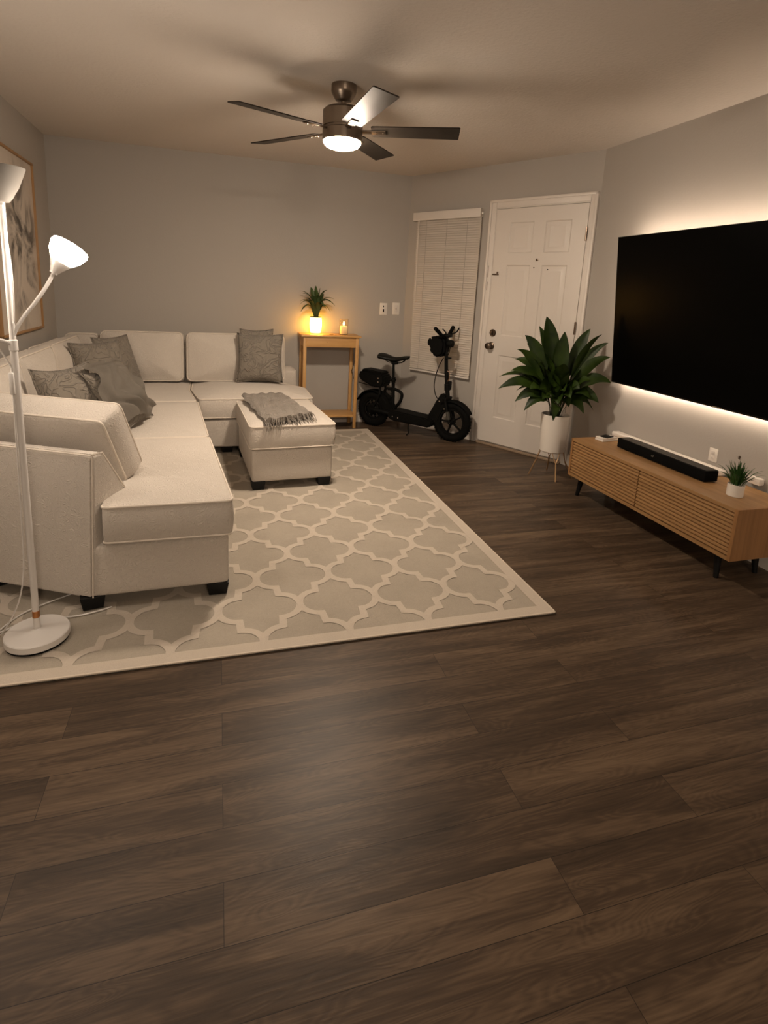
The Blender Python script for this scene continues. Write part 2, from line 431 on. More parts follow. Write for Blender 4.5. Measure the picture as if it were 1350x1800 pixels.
def casing(bm):
    w = .066
    for (x0, x1, z0, z1) in ((S0-.008-w, S0-.008, 0, DT+.012+w), (S1+.008, S1+.008+w-.012, 0, DT+.012+w), (S0-.008, S1+.008, DT+.012, DT+.012+w)):
        box(bm, x0, x1, 0, .014, z0, z1, .004, M=DW)
    # raised outer bead
    box(bm, S0-.008-w, S0-.008-w+.022, .012, .022, 0, DT+.012+w, .004, M=DW)
    box(bm, S1+.008+w-.034, S1+.008+w-.012, .012, .022, 0, DT+.012+w, .004, M=DW)
    box(bm, S0-.008-w, S1+.008+w-.012, .012, .022, DT+.012+w-.022, DT+.012+w, .004, M=DW)
    # jamb stop
    box(bm, S0-.008, S0-.002, 0, .010, 0, DT+.012, M=DW); box(bm, S1+.003, S1+.008, 0, .010, 0, DT+.012, M=DW); box(bm, S0-.008, S1+.008, 0, .010, DT+.004, DT+.012, M=DW)
bm = B_(); casing(bm); tr = struct('trim_1', bm, TRIM)
def strike(bm):
    for z0, z1 in ((1.50, 1.60), (1.39, 1.46)): box(bm, S0-.042, S0-.038, .014, .0155, z0, z1, M=DW)
ob('strike_plate', strike, KNOBM, tr)

# ------------------------------------------------------------------ window and its blind
def winf(bm):
    for (x0, x1, z0, z1) in ((.14, .16, .62, 2.0), (.82, .84, .62, 2.0), (.14, .84, .62, .64), (.14, .84, 1.98, 2.0), (.14, .84, 1.3, 1.32)):
        box(bm, x0, x1, 0, .012, z0, z1, M=DW)
bm = B_(); winf(bm); wn = struct('window_1', bm, TRIM)
ob('glass_pane', lambda bm: box(bm, .15, .83, .001, .004, .63, 1.99, M=DW), mat('night_glass', (.01, .01, .012), .05), wn)
bl = thing('window_blind', 'white horizontal mini blind lowered over the narrow window beside the door', 'blind', (DW @ Vector((.49, .03, .575))))
BLIND = mat('white_blind_slat', (.86, .80, .73), .5, var=.02)
def slats(bm):
    z = 2.005; k = 0
    while z > .60:
        a = radians(65); hw = .0125
        P = []
        for u in (-1, -.33, .33, 1):
            P.append((.028-hw*cos(a)*u + .002*(1-u*u)*1, z+hw*sin(a)*u))
        x0, x1 = .128 + (2.0-z)*.010, .862
        v0 = [bm.verts.new(DW @ Vector((x0, p[0], p[1]))) for p in P]; v1 = [bm.verts.new(DW @ Vector((x1, p[0], p[1]))) for p in P]
        for i in range(3): bm.faces.new((v0[i], v1[i], v1[i+1], v0[i+1]))
        z -= .0212; k += 1
    r = bmesh.ops.solidify(bm, geom=list(bm.faces), thickness=.0008)
ob('slats', slats, BLIND, bl, smooth=50)
ob('valance', lambda bm: (box(bm, .088, .862, .042, .052, 2.012, 2.088, .003, M=DW), box(bm, .094, .1, .005, .045, 2.015, 2.085, M=DW), box(bm, .85, .856, .005, .045, 2.015, 2.085, M=DW), box(bm, .11, .85, .01, .04, 2.03, 2.06, M=DW)), TRIM, bl)
ob('bottom_rail', lambda bm: box(bm, .142, .862, .018, .038, .570, .588, .004, M=DW), TRIM, bl)
ob('bracket_button', lambda bm: box(bm, .868, .880, .03, .046, 2.035, 2.055, .003, M=DW), mat('clear_button', (.9, .88, .85), .1), bl)
for s in (.25, .49, .72):
    ob('ladder_cord', lambda bm, s=s: tube(bm, [DW @ Vector((s, .0345, 2.02)), DW @ Vector((s, .0345, .58))], .0011, 5), mat('cord_shade', (.42, .38, .33), .8), bl)
ob('tilt_wand', lambda bm: tube(bm, [DW @ Vector((.165, .05, 2.02)), DW @ Vector((.168, .046, 1.25))], .003, 6), BLIND, bl)

# ------------------------------------------------------------------ wall plates
def plate(name, label, cat, P, slots):
    """P: frame with x right, y out of the wall, z up"""
    t = thing(name, label, cat, P.translation.copy())
    ob('cover_plate', lambda bm: box(bm, -.038, .038, 0, .006, -.06, .06, .003, M=P), WHITE, t)
    for nm, x0, x1, z0, z1, y, mt in slots:
        ob(nm, lambda bm: box(bm, x0, x1, .005, y, z0, z1, .0015, M=P), mt, t)
    return t
BK = Matrix(((1, 0, 0, 0), (0, -1, 0, 5.34), (0, 0, 1, 0), (0, 0, 0, 1)))
plate('light_switch', 'white wall switch plate with two dark controls, nearer the side table', 'switch', Matrix.Translation((1.593, 5.34, 1.16)) @ BK.to_3x3().to_4x4(),
      [('toggle', -.006, .006, -.030, .0, .014, BLKP), ('indicator', -.005, .005, .018, .034, .008, BLKP)])
plate('light_switch', 'plain white wall switch plate nearest the room corner, with white toggle', 'switch', Matrix.Translation((1.725, 5.34, 1.168)) @ BK.to_3x3().to_4x4(),
      [('rocker', -.017, .017, -.034, .034, .008, TRIM), ('toggle', -.004, .004, -.01, .01, .016, GREYC)])
RW = Matrix(((0, -1, 0, 0), (-1, 0, 0, 0), (0, 0, 1, 0), (0, 0, 0, 1)))   # x->-y, y->-x
plate('wall_outlet', 'white electrical outlet on right wall above the soundbar end', 'outlet', Matrix.Translation((2.761, 2.388, .495)) @ RW @ Matrix.Diagonal((.74, 1, .66, 1)),
      [('socket', -.017, .017, .006, .038, .008, TRIM), ('socket', -.017, .017, -.038, -.006, .008, TRIM), ('slot', -.004, .004, -.030, -.018, .0088, GREYC)])
o = ob('wall_hook', lambda bm: (lathe(bm, [(0, 0), (.005, 0), (.005, .006), (0, .008)], 12, M=Matrix.Translation((2.761, 2.224, .535)) @ Matrix.Rotation(-pi/2, 4, 'Y')), box(bm, 2.752, 2.757, 2.221, 2.227, .522, .535, .001)), KNOBM)
tag(o, 'tiny dark nail on the right wall above the small grass plant', 'nail')

# ------------------------------------------------------------------ rug
RX0, RX1, RY0, RY1 = -1.06, 1.395, 1.825, 4.995
def rugmat(name, c, v=.1, bmp=.8):
    M, t, b = nt(name)
    tc = N(t, 'ShaderNodeTexCoord')
    n1 = N(t, 'ShaderNodeTexNoise', i_Scale=45., i_Detail=2., i_Distortion=2.); n2 = N(t, 'ShaderNodeTexNoise', i_Scale=350., i_Detail=2.)
    n3 = N(t, 'ShaderNodeTexNoise', i_Scale=4., i_Detail=3.)
    for n in (n1, n2, n3): t.links.new(tc.outputs['Object'], n.inputs['Vector'])
    a = N(t, 'ShaderNodeMath', operation='MULTIPLY_ADD', i_1=.5); t.links.new(n1.outputs[0], a.inputs[0]); t.links.new(n2.outputs[0], a.inputs[2])
    a2 = N(t, 'ShaderNodeMath', operation='ADD'); t.links.new(a.outputs[0], a2.inputs[0]); t.links.new(n3.outputs[0], a2.inputs[1])
    mr = N(t, 'ShaderNodeMapRange', i_1=.8, i_2=1.7); t.links.new(a2.outputs[0], mr.inputs[0])
    mx = N(t, 'ShaderNodeMix', data_type='RGBA'); mx.inputs[6].default_value = (*[k*(1-v) for k in c], 1); mx.inputs[7].default_value = (*[k*(1+v) for k in c], 1)
    t.links.new(mr.outputs[0], mx.inputs[0]); t.links.new(mx.outputs[2], b.inputs['Base Color'])
    bp = N(t, 'ShaderNodeBump', i_Strength=bmp, i_Distance=.002); t.links.new(a.outputs[0], bp.inputs['Height']); t.links.new(bp.outputs[0], b.inputs['Normal'])
    b.inputs['Roughness'].default_value = .95; b.inputs['Specular IOR Level'].default_value = .1
    return M
def rug(bm):
    box(bm, RX0, RX1, RY0, RY1, .001, .008, .002, mi=0)
    bw = .060; zt = .0105
    for (a, b, c, d) in ((RX0+.004, RX1-.004, RY0+.004, RY0+bw), (RX0+.004, RX1-.004, RY1-bw, RY1-.004), (RX0+.004, RX0+bw, RY0+bw, RY1-bw), (RX1-bw, RX1-.004, RY0+bw, RY1-bw)):
        box(bm, a, b, c, d, .006, zt, mi=1)
    # bound edge
    for (a, b, c, d) in ((RX0, RX1, RY0, RY0+.008), (RX0, RX1, RY1-.008, RY1), (RX0, RX0+.008, RY0, RY1), (RX1-.008, RX1, RY0, RY1)):
        box(bm, a, b, c, d, .001, .0115, .002, mi=2)
    ix0, ix1, iy0, iy1 = RX0+bw-.006, RX1-bw+.006, RY0+bw-.006, RY1-bw+.006
    w, h = .1675, .2318; ox, oy = 1.329, 2.1135
    # trellis edge from a west node (0,0) to a north node (w,h), normalised
    path = []
    for k in range(9):
        a = pi/2*k/8; path.append((.485*(1-cos(a)), .37*sin(a)))
    path += [(.515, .63)]
    for k in range(1, 9):
        a = pi/2*k/8; path.append((.515+.485*sin(a), 1-.37*cos(a)))
    hwid = .0155
    zc = [.0098]
    def ribbon(pts):
        n = len(pts); L = []; R = []
        for i, p in enumerate(pts):
            if i == 0: t = pts[1]-pts[0]
            elif i == n-1: t = pts[-1]-pts[-2]
            else:
                t1 = (pts[i]-pts[i-1]).normalized(); t2 = (pts[i+1]-pts[i]).normalized(); t = t1+t2
            t = t.normalized(); nrm = Vector((-t.y, t.x)); s = 1.
            if 0 < i < n-1:
                s = 1/max(.55, nrm.dot(Vector((-t1.y, t1.x))))
            L.append(p+nrm*hwid*s); R.append(p-nrm*hwid*s)
        for i in range(n-1):
            q = [L[i], L[i+1], R[i+1], R[i]]
            if all(ix0-.02 <= v.x <= ix1+.02 and iy0-.02 <= v.y <= iy1+.02 for v in q) and all(ix0-.012 < v.x < ix1+.012 and iy0-.012 < v.y < iy1+.012 for v in (pts[i], pts[i+1])):
                q = [Vector((min(max(v.x, ix0), ix1), min(max(v.y, iy0), iy1))) for v in q]
                try: f = bm.faces.new([bm.verts.new((v.x, v.y, zc[0])) for v in q]); f.material_index = 1
                except Exception: pass
    I = range(-17, 4); J = range(-4, 15)
    for i in I:
        for j in J:
            if (i+j) % 2: continue
            nx, ny = ox+i*w, oy+j*h
            # each node starts edges in four diagonal directions towards neighbours; take the two going north
            # medallion whose west node is here: edge to its north node; medallion whose east node is here: mirror
            for sx in (1, -1):
                pts = [Vector((nx+sx*u*w, ny+v*h)) for u, v in path]
                zc[0] = .0098 + (.0002 if sx > 0 else 0)
                ribbon(pts)
o = ob('area_rug', rug, [rugmat('rug_grey_field', (.36, .318, .262), .14), rugmat('rug_cream_trellis', (.50, .437, .368), .07), rugmat('rug_binding', (.60, .52, .43), .05)], smooth=0)
tag(o, 'large grey beige area rug with cream lattice pattern under the sofa', 'rug')

# ------------------------------------------------------------------ sectional sofa
def frame(origin, xdir, zdir):
    """local x along xdir, local z along zdir (thickness), y = z cross x"""
    z = Vector(zdir).normalized(); x = Vector(xdir); x = (x-z*x.dot(z)).normalized(); y = z.cross(x)
    M = Matrix.Identity(4)
    for i, v in enumerate((x, y, z)):
        for j in range(3): M[j][i] = v[j]
    for j in range(3): M[j][3] = origin[j]
    return M
sofa = thing('sectional_sofa', 'large beige fabric corner sectional sofa along the left and back walls', 'sofa', (-.6, 3.6, 0))
LZ0, LZ1 = .065, .285
wl = lambda y: -1.344+.018*(5.34-y)+.03                     # just clear of the left wall
baseN = [(.035, 2.235), (-.485, 2.215), (-.385, 2.42), (-1.22, 2.86), (wl(3.2), 3.2), (wl(4.35), 4.35), (-.10, 4.35)]
# near run, its body
def body_near(bm):
    cushion(bm, [(.035, 2.240), (-.485, 2.224), (-.95, 2.47), (wl(2.7), 2.68), (wl(4.33), 4.33), (-.12, 4.33)], LZ0, LZ1, .02, 0, .0, .02)
ob('sofa_base', body_near, SOFA, sofa)
def body_back(bm):
    cushion(bm, [(.70, 4.33), (wl(4.33), 4.34), (wl(5.3), 5.30), (.70, 5.30)], LZ0, LZ1, .012, 0, .0, .02)
ob('sofa_base', body_back, SOFA, sofa)
# angled near arm: outer face from the front corner towards the left wall
P0 = Vector((-.492, 2.215)); ad = Vector((-.888, .459)).normalized(); an = Vector((.459, .888)).normalized()
Larm = 1.0*((P0.x - wl(2.65))/-ad.x)
def armz(bm):
    zt = .665
    sec0 = [(0, LZ0-.003), (.235, LZ0-.003), (.235, .42), (.06, zt), (.0, zt+.002)]   # (normal, z)
    A0 = []
    for s in (0, Larm):
        ringv = []
        for k, (n_, z_) in enumerate(sec0):
            lean = -.0
            p = P0+ad*s+an*n_
            ringv.append(bm.verts.new((p.x+.045*(z_-.065)*(1 if s == 0 else 0), p.y, z_)))
        A0.append(ringv)
    n = 5
    bm.faces.new(A0[0]); bm.faces.new(A0[1][::-1])
    for i in range(n): bm.faces.new((A0[0][i], A0[1][i], A0[1][(i+1) % n], A0[0][(i+1) % n]))
    bmesh.ops.bevel(bm, geom=list(bm.edges), offset=.012, segments=3, affect='EDGES')
arm = ob('arm_panel', armz, SOFA, sofa)
def armpipe(bm):
    zt = .668
    q = lambda s, n_, z: Vector(((P0+ad*s+an*n_).x+.045*(z-.065)*(1-s/Larm), (P0+ad*s+an*n_).y, z))
    tube(bm, [q(Larm-.02, 0.0, zt-.004), q(.006, .0, zt-.004), q(.004, .058, zt-.006), q(.004, .232, .425)], .0035, 6)
    tube(bm, [q(.002, .001, .07), q(.002, .0, zt-.004)], .003, 6)
ob('arm_piping', armpipe, PIPE, arm)
# outer backs against the walls
ob('sofa_back', lambda bm: cushion(bm, [(wl(2.72)+.16, 2.74), (wl(2.72), 2.70), (wl(5.3), 5.30), (wl(5.3)+.16, 5.30)], .25, .70, .03, .01, 0, .03), SOFA, sofa)
ob('sofa_back', lambda bm: cushion(bm, [(wl(5.3)+.165, 5.15), (.55, 5.15), (.55, 5.305), (wl(5.3)+.165, 5.305)], .25, .74, .03, .01, 0, .03), SOFA, sofa)
# right arm
ob('arm_block', lambda bm: cushion(bm, [(.53, 4.98), (.70, 5.06), (.70, 5.30), (.53, 5.30)], .25, .575, .025, .02, .003, .03), SOFA, sofa)
ZS = .455
def seat(name, pts, crown, z0=.297, z1=ZS, r=.017, bulge=.007, wr=.0):
    bm = B_(); cushion(bm, pts, z0, z1, r, crown, bulge, .035, wr=wr); s = link(name, bm, SOFA, sofa, 60)
    bm = B_(); piping(bm, pts, z1-.004, .035, .002, .005); piping(bm, pts, z0+.006, .035, .002, .0045); link('piping', bm, PIPE, s)
    return s
seat('seat_cushion', [(.055, 2.215), (-.455, 2.212), (-.385, 2.43), (-1.12, 2.80), (-1.15, 3.225), (-.055, 3.225)], .028, wr=.002)
seat('seat_cushion', [(-.060, 3.235), (-1.15, 3.235), (-1.15, 4.245), (-.155, 4.245)], .018, wr=.002)
seat('seat_cushion', [(-.165, 4.255), (-1.15, 4.255), (-1.15, 5.14), (-.240, 5.14), (-.232, 4.70)], .015, wr=.002)
seat('seat_cushion', [(.735, 4.33), (-.15, 4.32), (-.222, 4.72), (-.228, 5.14), (.50, 5.14), (.60, 5.00), (.74, 4.80)], .04, wr=.002)
def backc(pts2, M, z0, z1, crown=.05, r=.03, bulge=.01, pipe=True, name='back_cushion', wr=.004, cor=.05):
    bm = B_(); cushion(bm, pts2, z0, z1, r, crown, bulge, cor, M=M, bottom_crown=.01, wr=wr); s = link(name, bm, SOFA, sofa, 60)
    if pipe:
        bm = B_(); piping(bm, pts2, z1-.006, cor, .005, .0045, M=M); piping(bm, pts2, z0+.006, cor, .005, .0045, M=M); link('piping', bm, PIPE, s)
    return s
# back run: local x = world x, local y = up, local z = towards the room
def rect(w, h): return [(-w/2, 0), (w/2, 0), (w/2, h), (-w/2, h)]
tl = radians(10)
backc(rect(.655, .425), frame((-.625, 5.13, .455), (1, 0, 0), (0, -cos(tl), sin(tl))), 0, .15)
backc(rect(.85, .425), frame((.155, 5.13, .455), (1, 0, 0), (0, -cos(tl), sin(tl))), 0, .15)
# left run, facing the room
for y0, y1, xo in ((2.78, 3.40, 0), (3.41, 4.08, 0), (4.09, 4.86, 0)):
    yc = (y0+y1)/2
    backc(rect(y1-y0, .40), frame((wl(yc)+.15, yc, .455), (0, 1, 0), (cos(tl), 0, sin(tl))), 0, .15, .05)
backc(rect(.26, .40), frame((-1.10, 5.14, .455), (1, 0, 0), (0, -cos(tl), sin(tl))), 0, .12, .04)
# near loose cushion leaning on the arm
cw = .80
cc = P0+ad*(.02+cw/2)+an*.27
tn = radians(25)
backc(rect(cw, .335), frame((cc.x, cc.y, .462), (ad.x, ad.y, 0), (an.x*cos(tn), an.y*cos(tn), sin(tn))), 0, .135, .03, .022, .008, cor=.028)
def leg(x, y, rz=0, par=None, h=LZ0):
    M = Matrix.Translation((x, y, 0)) @ Matrix.Rotation(rz, 4, 'Z')
    def f(bm):
        vs = box(bm, -.046, .046, -.046, .046, .011, h+.004, .003)
        for v in vs:
            k_ = .82 if v.co.z < .04 else 1.
            v.co.x *= k_; v.co.y *= k_
            v.co = M @ v.co
    ob('leg', f, BLK, par)
for x, y, a in ((-.012, 2.285, 0), (-.505, 2.268, .2), (-.92, 2.53, .46), (-1.22, 2.78, 0), (-.08, 4.22, 0), (-1.22, 4.2, 0), (.06, 4.40, 0), (.64, 4.40, 0), (.64, 5.2, 0), (-1.22, 5.2, 0)):
    leg(x, y, a, sofa)

# ------------------------------------------------------------------ ottoman
ot = thing('ottoman', 'beige square ottoman with a folded grey throw, standing on the rug', 'ottoman', (.46, 3.9, 0), .05)
OM = Matrix.Translation((.195, 3.47, 0)) @ Matrix.Rotation(.07, 4, 'Z')
OW, OD = .555, .83
def oq(m_): return [tuple((OM @ Vector((a, b, 0)))[:2]) for a, b in ((-m_, -m_), (OW+m_, -m_), (OW+m_-.01, OD+m_), (-m_, OD+m_))]
bm = B_(); cushion(bm, oq(-.008), LZ0, .285, .014, 0, 0, .02); link('ottoman_base', bm, SOFA, ot)
bm = B_(); cushion(bm, oq(.008), .292, .445, .018, .032, .005, .035, wr=.002); s = link('seat_cushion', bm, SOFA, ot, 60)
bm = B_(); piping(bm, oq(.008), .441, .035, .002, .005); piping(bm, oq(.008), .296, .035, .002, .0045); link('piping', bm, PIPE, s)
for a, b in ((.05, .05), (OW-.06, .05), (.05, OD-.05), (OW-.06, OD-.05)):
    p = OM @ Vector((a, b, 0)); leg(p.x, p.y, .07, ot)

# ------------------------------------------------------------------ throw on the ottoman
def throw(name, label, corners, layers, fr_n, zb=.472):
    t = thing(name, label, 'throw', corners[0])
    c = [Vector(p) for p in corners]          # back-left, back-right, front-right, front-left
    NX, NY = 26, 40
    def pos(u, v, top):
        p = c[0]*(1-u)*(1-v)+c[1]*u*(1-v)+c[2]*u*v+c[3]*(1-u)*v
        z = p.z
        # rounded folded sides
        e = min(u, 1-u); k_ = sqrt(max(0, 1-(1-min(1, e/.08))**2))
        th = .034*layers
        ripple = .005*sin(v*19+u*7)*sin(u*15+1)+.004*sin(u*31+v*11)
        z = p.z+(th*(.5+.5*k_)+ripple*k_ if top else th*(.5-.5*k_)*1.0)
        side = .006*sin(v*23+u*3)
        return Vector((p.x+side, p.y+.006*sin(u*17), z))
    def f(bm):
        G = [[[bm.verts.new(pos(i/NX, j/NY, s)) for i in range(NX+1)] for j in range(NY+1)] for s in (0, 1)]
        for s in (0, 1):
            for j in range(NY):
                for i in range(NX):
                    q = (G[s][j][i], G[s][j][i+1], G[s][j+1][i+1], G[s][j+1][i]); bm.faces.new(q if s else q[::-1])
        for j in range(NY):
            for i, dirn in ((0, 1), (NX, -1)):
                bm.faces.new((G[0][j][i], G[0][j+1][i], G[1][j+1][i], G[1][j][i]))
        for i in range(NX):
            for j in (0, NY): bm.faces.new((G[0][j][i], G[0][j][i+1], G[1][j][i+1], G[1][j][i]))
        bmesh.ops.remove_doubles(bm, verts=bm.verts, dist=.0004)
    cl = ob('folded_cloth', f, THROW, t, 70)
    def fr(bm):
        R = random.Random(4)
        for k in range(fr_n):
            u = (k+.5)/fr_n; lay = R.choice((0, 1))
            p = pos(u, 1, lay); dirv = ((c[3]-c[0])*(1-u)+(c[2]-c[1])*u).normalized()
            L = R.uniform(.05, .075)
            a = p-dirv*.01; wob = Vector((R.uniform(-.014, .014), R.uniform(-.008, .008), 0))
            q1 = p+dirv*L*.35+wob*.4+Vector((0, 0, -.006)); q2 = p+dirv*L*.6+wob+Vector((0, 0, -.035 if u > .5 else -.045))
            if u > .55:   # lies on the cushion
                q1 = p+dirv*L*.4+wob*.4; q1.z = max(q1.z-.012, .452); q2 = p+dirv*L+wob; q2.z = .462
                q1.z = max(q1.z, .468)
            tube(bm, [a, q1, q2], [.0028, .0034, .003, .0022, .0015], 5, smooth=2)
    ob('fringe', fr, THROW, t, 60)
    return t
throw('throw_blanket', 'grey brown fringed throw folded over the beige ottoman', [(.165, 4.27, .474), (.50, 4.30, .474), (.615, 3.60, .472), (.285, 3.455, .462)], 1.0, 46)

# ------------------------------------------------------------------ throw pillows
def pillow_bm(bm, w, h, T, seed=0, crumple=0.):
    R = random.Random(seed); ph = [R.uniform(0, 6) for _ in range(6)]
    n = 22
    def P(u, v, s):
        x = w/2*u*(1-.09*(1-v*v)*abs(u)**2); y = h/2*v*(1-.09*(1-u*u)*abs(v)**2)
        t = T/2*((1-abs(u)**2.6)**.55)*((1-abs(v)**2.6)**.55)
        t *= 1+.10*sin(3*u+ph[0])*sin(2.7*v+ph[1])
        z = s*t
        if crumple:
            z += crumple*(.5*sin(5*u+3*v+ph[2])+.35*sin(9*v-6*u+ph[3])+.2*sin(15*u+ph[4]))*(.3+.7*(1-u*u)*(1-v*v))
            y -= crumple*1.2*(1-u*u)*max(0, v)
        return Vector((x, y, z))
    G = [[[bm.verts.new(P(-1+2*i/n, -1+2*j/n, s)) for i in range(n+1)] for j in range(n+1)] for s in (-1, 1)]
    for s in (0, 1):
        for j in range(n):
            for i in range(n):
                q = (G[s][j][i], G[s][j][i+1], G[s][j+1][i+1], G[s][j+1][i]); bm.faces.new(q if s else q[::-1])
    bmesh.ops.remove_doubles(bm, verts=bm.verts, dist=.0008)
    edge = []
    for i in range(n+1): edge.append(P(-1+2*i/n, -1, 0))
    for i in range(1, n+1): edge.append(P(1, -1+2*i/n, 0))
    for i in range(1, n+1): edge.append(P(1-2*i/n, 1, 0))
    for i in range(1, n): edge.append(P(-1, 1-2*i/n, 0))
    return edge
def pillow(label, origin, xd, zd, w, h, T, seed, crumple=0., m_=None, group=None):
    """origin: middle of the bottom edge; y local goes up"""
    t = thing('throw_pillow', label, 'pillow', origin, group=group)
    M = frame(origin, xd, zd) @ Matrix.Translation((0, h/2, 0))
    bm = B_(); e = pillow_bm(bm, w, h, T, seed, crumple); bm.transform(M); link('pillow_cover', bm, m_ or PILLOW, t, 180)
    bm = B_(); tube(bm, [M @ p for p in e], .004, 6, closed=True); link('edge_seam', bm, m_ or PILLOW, t)
    return t
def up_tilt(az, tilt):
    """facing azimuth az (radians from +x), leaning back by tilt: thickness axis"""
    return (cos(az)*cos(tilt), sin(az)*cos(tilt), sin(tilt))
def xdir(az): return (-sin(az), cos(az), 0)
pillow('dark grey square swirl pillow leaning on the back cushion at the sofa right end', (.345, 4.83, .497), xdir(radians(-95)), up_tilt(radians(-95), radians(15)), .40, .435, .15, 1)
pillow('grey pillow corner peeking out behind the square pillow at the sofa right end', (.33, 4.95, .535), xdir(radians(-80)), up_tilt(radians(-80), radians(4)), .30, .42, .08, 2)
pillow('grey pillow standing in the back left corner of the sofa, turned to the room', (-.81, 4.42, .48), xdir(radians(-42)), up_tilt(radians(-42), radians(16)), .42, .40, .16, 3)
pillow('darker grey pillow tucked against the back cushion behind the corner pillow', (-.70, 4.67, .48), xdir(radians(-30)), up_tilt(radians(-30), radians(20)), .40, .43, .12, 4)
pillow('grey embossed pillow behind the bright near cushion on the left', (-.735, 3.27, .485), xdir(radians(-34)), up_tilt(radians(-34), radians(20)), .37, .385, .16, 5, .010)
PB = ((-.455, 3.46, .485), xdir(radians(-14)), up_tilt(radians(-14), radians(36)))
pillow('slouched dark grey pillow under the crumpled blanket, behind the near cushion', *PB, .42, .40, .12, 6, .01)
# crumpled grey blanket over the slouched pillow
PBM = frame(*PB)
def crumple(bm):
    NX, NY = 44, 60; G = []
    for j in range(NY+1):
        row = []
        for i in range(NX+1):
            u, v = i/NX, j/NY
            x = -.205+.40*u-.03*sin(v*5)+.02*sin(v*11+u*3); s_ = .995*v               # run along the pillow, over the top and down behind
            edge = .018*sin(u*9)+.006*sin(u*19+1)
            f1 = .024*sin(u*9+v*7)*sin(v*4+.5)+.010*sin(u*15-v*6)+.004*sin(v*13+u*8)
            if s_ < 1.0:
                y = .03+edge*(1-v)+.40*s_; q = min(1, abs(2*(y-.20)/.40)); xx = min(1, abs(x)/.21)
                t = .06*((1-q**2.6)**.55)*((1-xx**2.6)**.55)
                z = t+.026+abs(f1)*1.5*min(1, 4*(1-v)+.2)*min(1, 5*u+.15)*min(1, 5*(1-u)+.3)
                y += .02*sin(pi*min(1, s_))
            else:
                a = (s_-1.0)/.22*pi; y = .43+.035*sin(a)+f1*.3; z = .030*cos(a)+abs(f1)*.8*(1 if a < pi/2 else .2)
            row.append(bm.verts.new(PBM @ Vector((x, y, z))))
        G.append(row)
    for j in range(NY):
        for i in range(NX): bm.faces.new((G[j][i], G[j][i+1], G[j+1][i+1], G[j+1][i]))
    bmesh.ops.solidify(bm, geom=list(bm.faces), thickness=.008)
o = ob('crumpled_blanket', crumple, mat('soft_grey_velvet', (.25, .22, .185), .85, var=.1, bump=.3, bscale=60), None, 70)
tag(o, 'crumpled grey velvet blanket draped over the slouched sofa pillow', 'blanket')

# ------------------------------------------------------------------ side table
TX0, TX1, TY0, TY1, TZ = .735, 1.305, 5.04, 5.322, .905
tb = thing('side_table', 'tall narrow light wood side table against the back wall beside the sofa', 'table', (1.02, 5.18, 0))
ob('table_top', lambda bm: box(bm, TX0, TX1, TY0, TY1, TZ-.018, TZ, .005), PINEX, tb)
lw = .030
for x in (TX0+.02, TX1-.02-lw):
    for y in (TY0+.015, TY1-.012-lw):
        ob('leg', lambda bm, x=x, y=y: box(bm, x, x+lw, y, y+lw, 0, TZ-.018, .003), PINE, tb)
ob('front_apron', lambda bm: box(bm, TX0+.05, TX1-.05, TY0+.020, TY0+.036, TZ-.112, TZ-.018, .001), PINEX, tb)
ob('back_apron', lambda bm: box(bm, TX0+.05, TX1-.05, TY1-.030, TY1-.016, TZ-.10, TZ-.018), PINEX, tb)
for x in (TX0+.025, TX1-.041):
    ob('side_apron', lambda bm, x=x: box(bm, x, x+.016, TY0+.045, TY1-.042, TZ-.112, TZ-.018), PINE, tb)
ob('apron_knot', lambda bm: lathe(bm, [(0, 0), (.004, 0), (.003, .001), (0, .001)], 12, M=Matrix.Translation((.975, TY0+.020, TZ-.062)) @ Matrix.Rotation(pi/2, 4, 'X')), BLKP, tb)
ob('shelf', lambda bm: box(bm, TX0+.022, TX1-.022, TY0+.018, TY1-.014, .115, .135, .003), PINEX, tb)
ob('cross_brace', lambda bm: (tube(bm, [(TX1-.03, TY0+.04, .76), (TX1-.03, TY1-.03, .50)], .0022, 6), tube(bm, [(TX1-.03, TY0+.04, .42), (TX1-.03, TY1-.03, .56)], .0022, 6)), BLKP, tb)

# ------------------------------------------------------------------ lit vase with plant, candle
VX, VY = .893, 5.225
vs_ = thing('potted_plant', 'small spiky plant in a glowing frosted candle vase on the side table', 'plant', (VX, VY, TZ))
VM = Matrix.Translation((VX, VY, TZ))
VASE, t_, b_ = nt('lit_frosted_glass')
tc = N(t_, 'ShaderNodeTexCoord'); 
dist = N(t_, 'ShaderNodeVectorMath', operation='DISTANCE'); dist.inputs[1].default_value = (VX-VX, 0, .085)
t_.links.new(tc.outputs['Object'], dist.inputs[0])
mr = N(t_, 'ShaderNodeMapRange', i_1=.05, i_2=.095, i_3=28, i_4=11); t_.links.new(dist.outputs['Value'], mr.inputs[0])
t_.links.new(mr.outputs[0], b_.inputs['Emission Strength']); b_.inputs['Emission Color'].default_value = (*VASE_C, 1); b_.inputs['Base Color'].default_value = (.8, .7, .5, 1); b_.inputs['Roughness'].default_value = .4
va = ob('vase', lambda bm: lathe(bm, [(0, .004), (.044, .004), (.050, .012), (.057, .05), (.059, .09), (.057, .13), (.054, .156), (.050, .156), (.049, .144), (0, .142)], 32, M=VM), VASE, vs_)
ob('vase_rim', lambda bm: lathe(bm, [(.049, .154), (.055, .154), (.056, .160), (.049, .161)], 32, M=VM, closed=True), BLKP, va)
ob('vase_foot', lambda bm: lathe(bm, [(0, 0), (.047, 0), (.047, .005), (0, .005)], 32, M=VM), BLKP, va)
ob('soil', lambda bm: lathe(bm, [(0, .1425), (.0485, .1425), (.0485, .152), (0, .152)], 24, M=VM), SOIL, vs_)
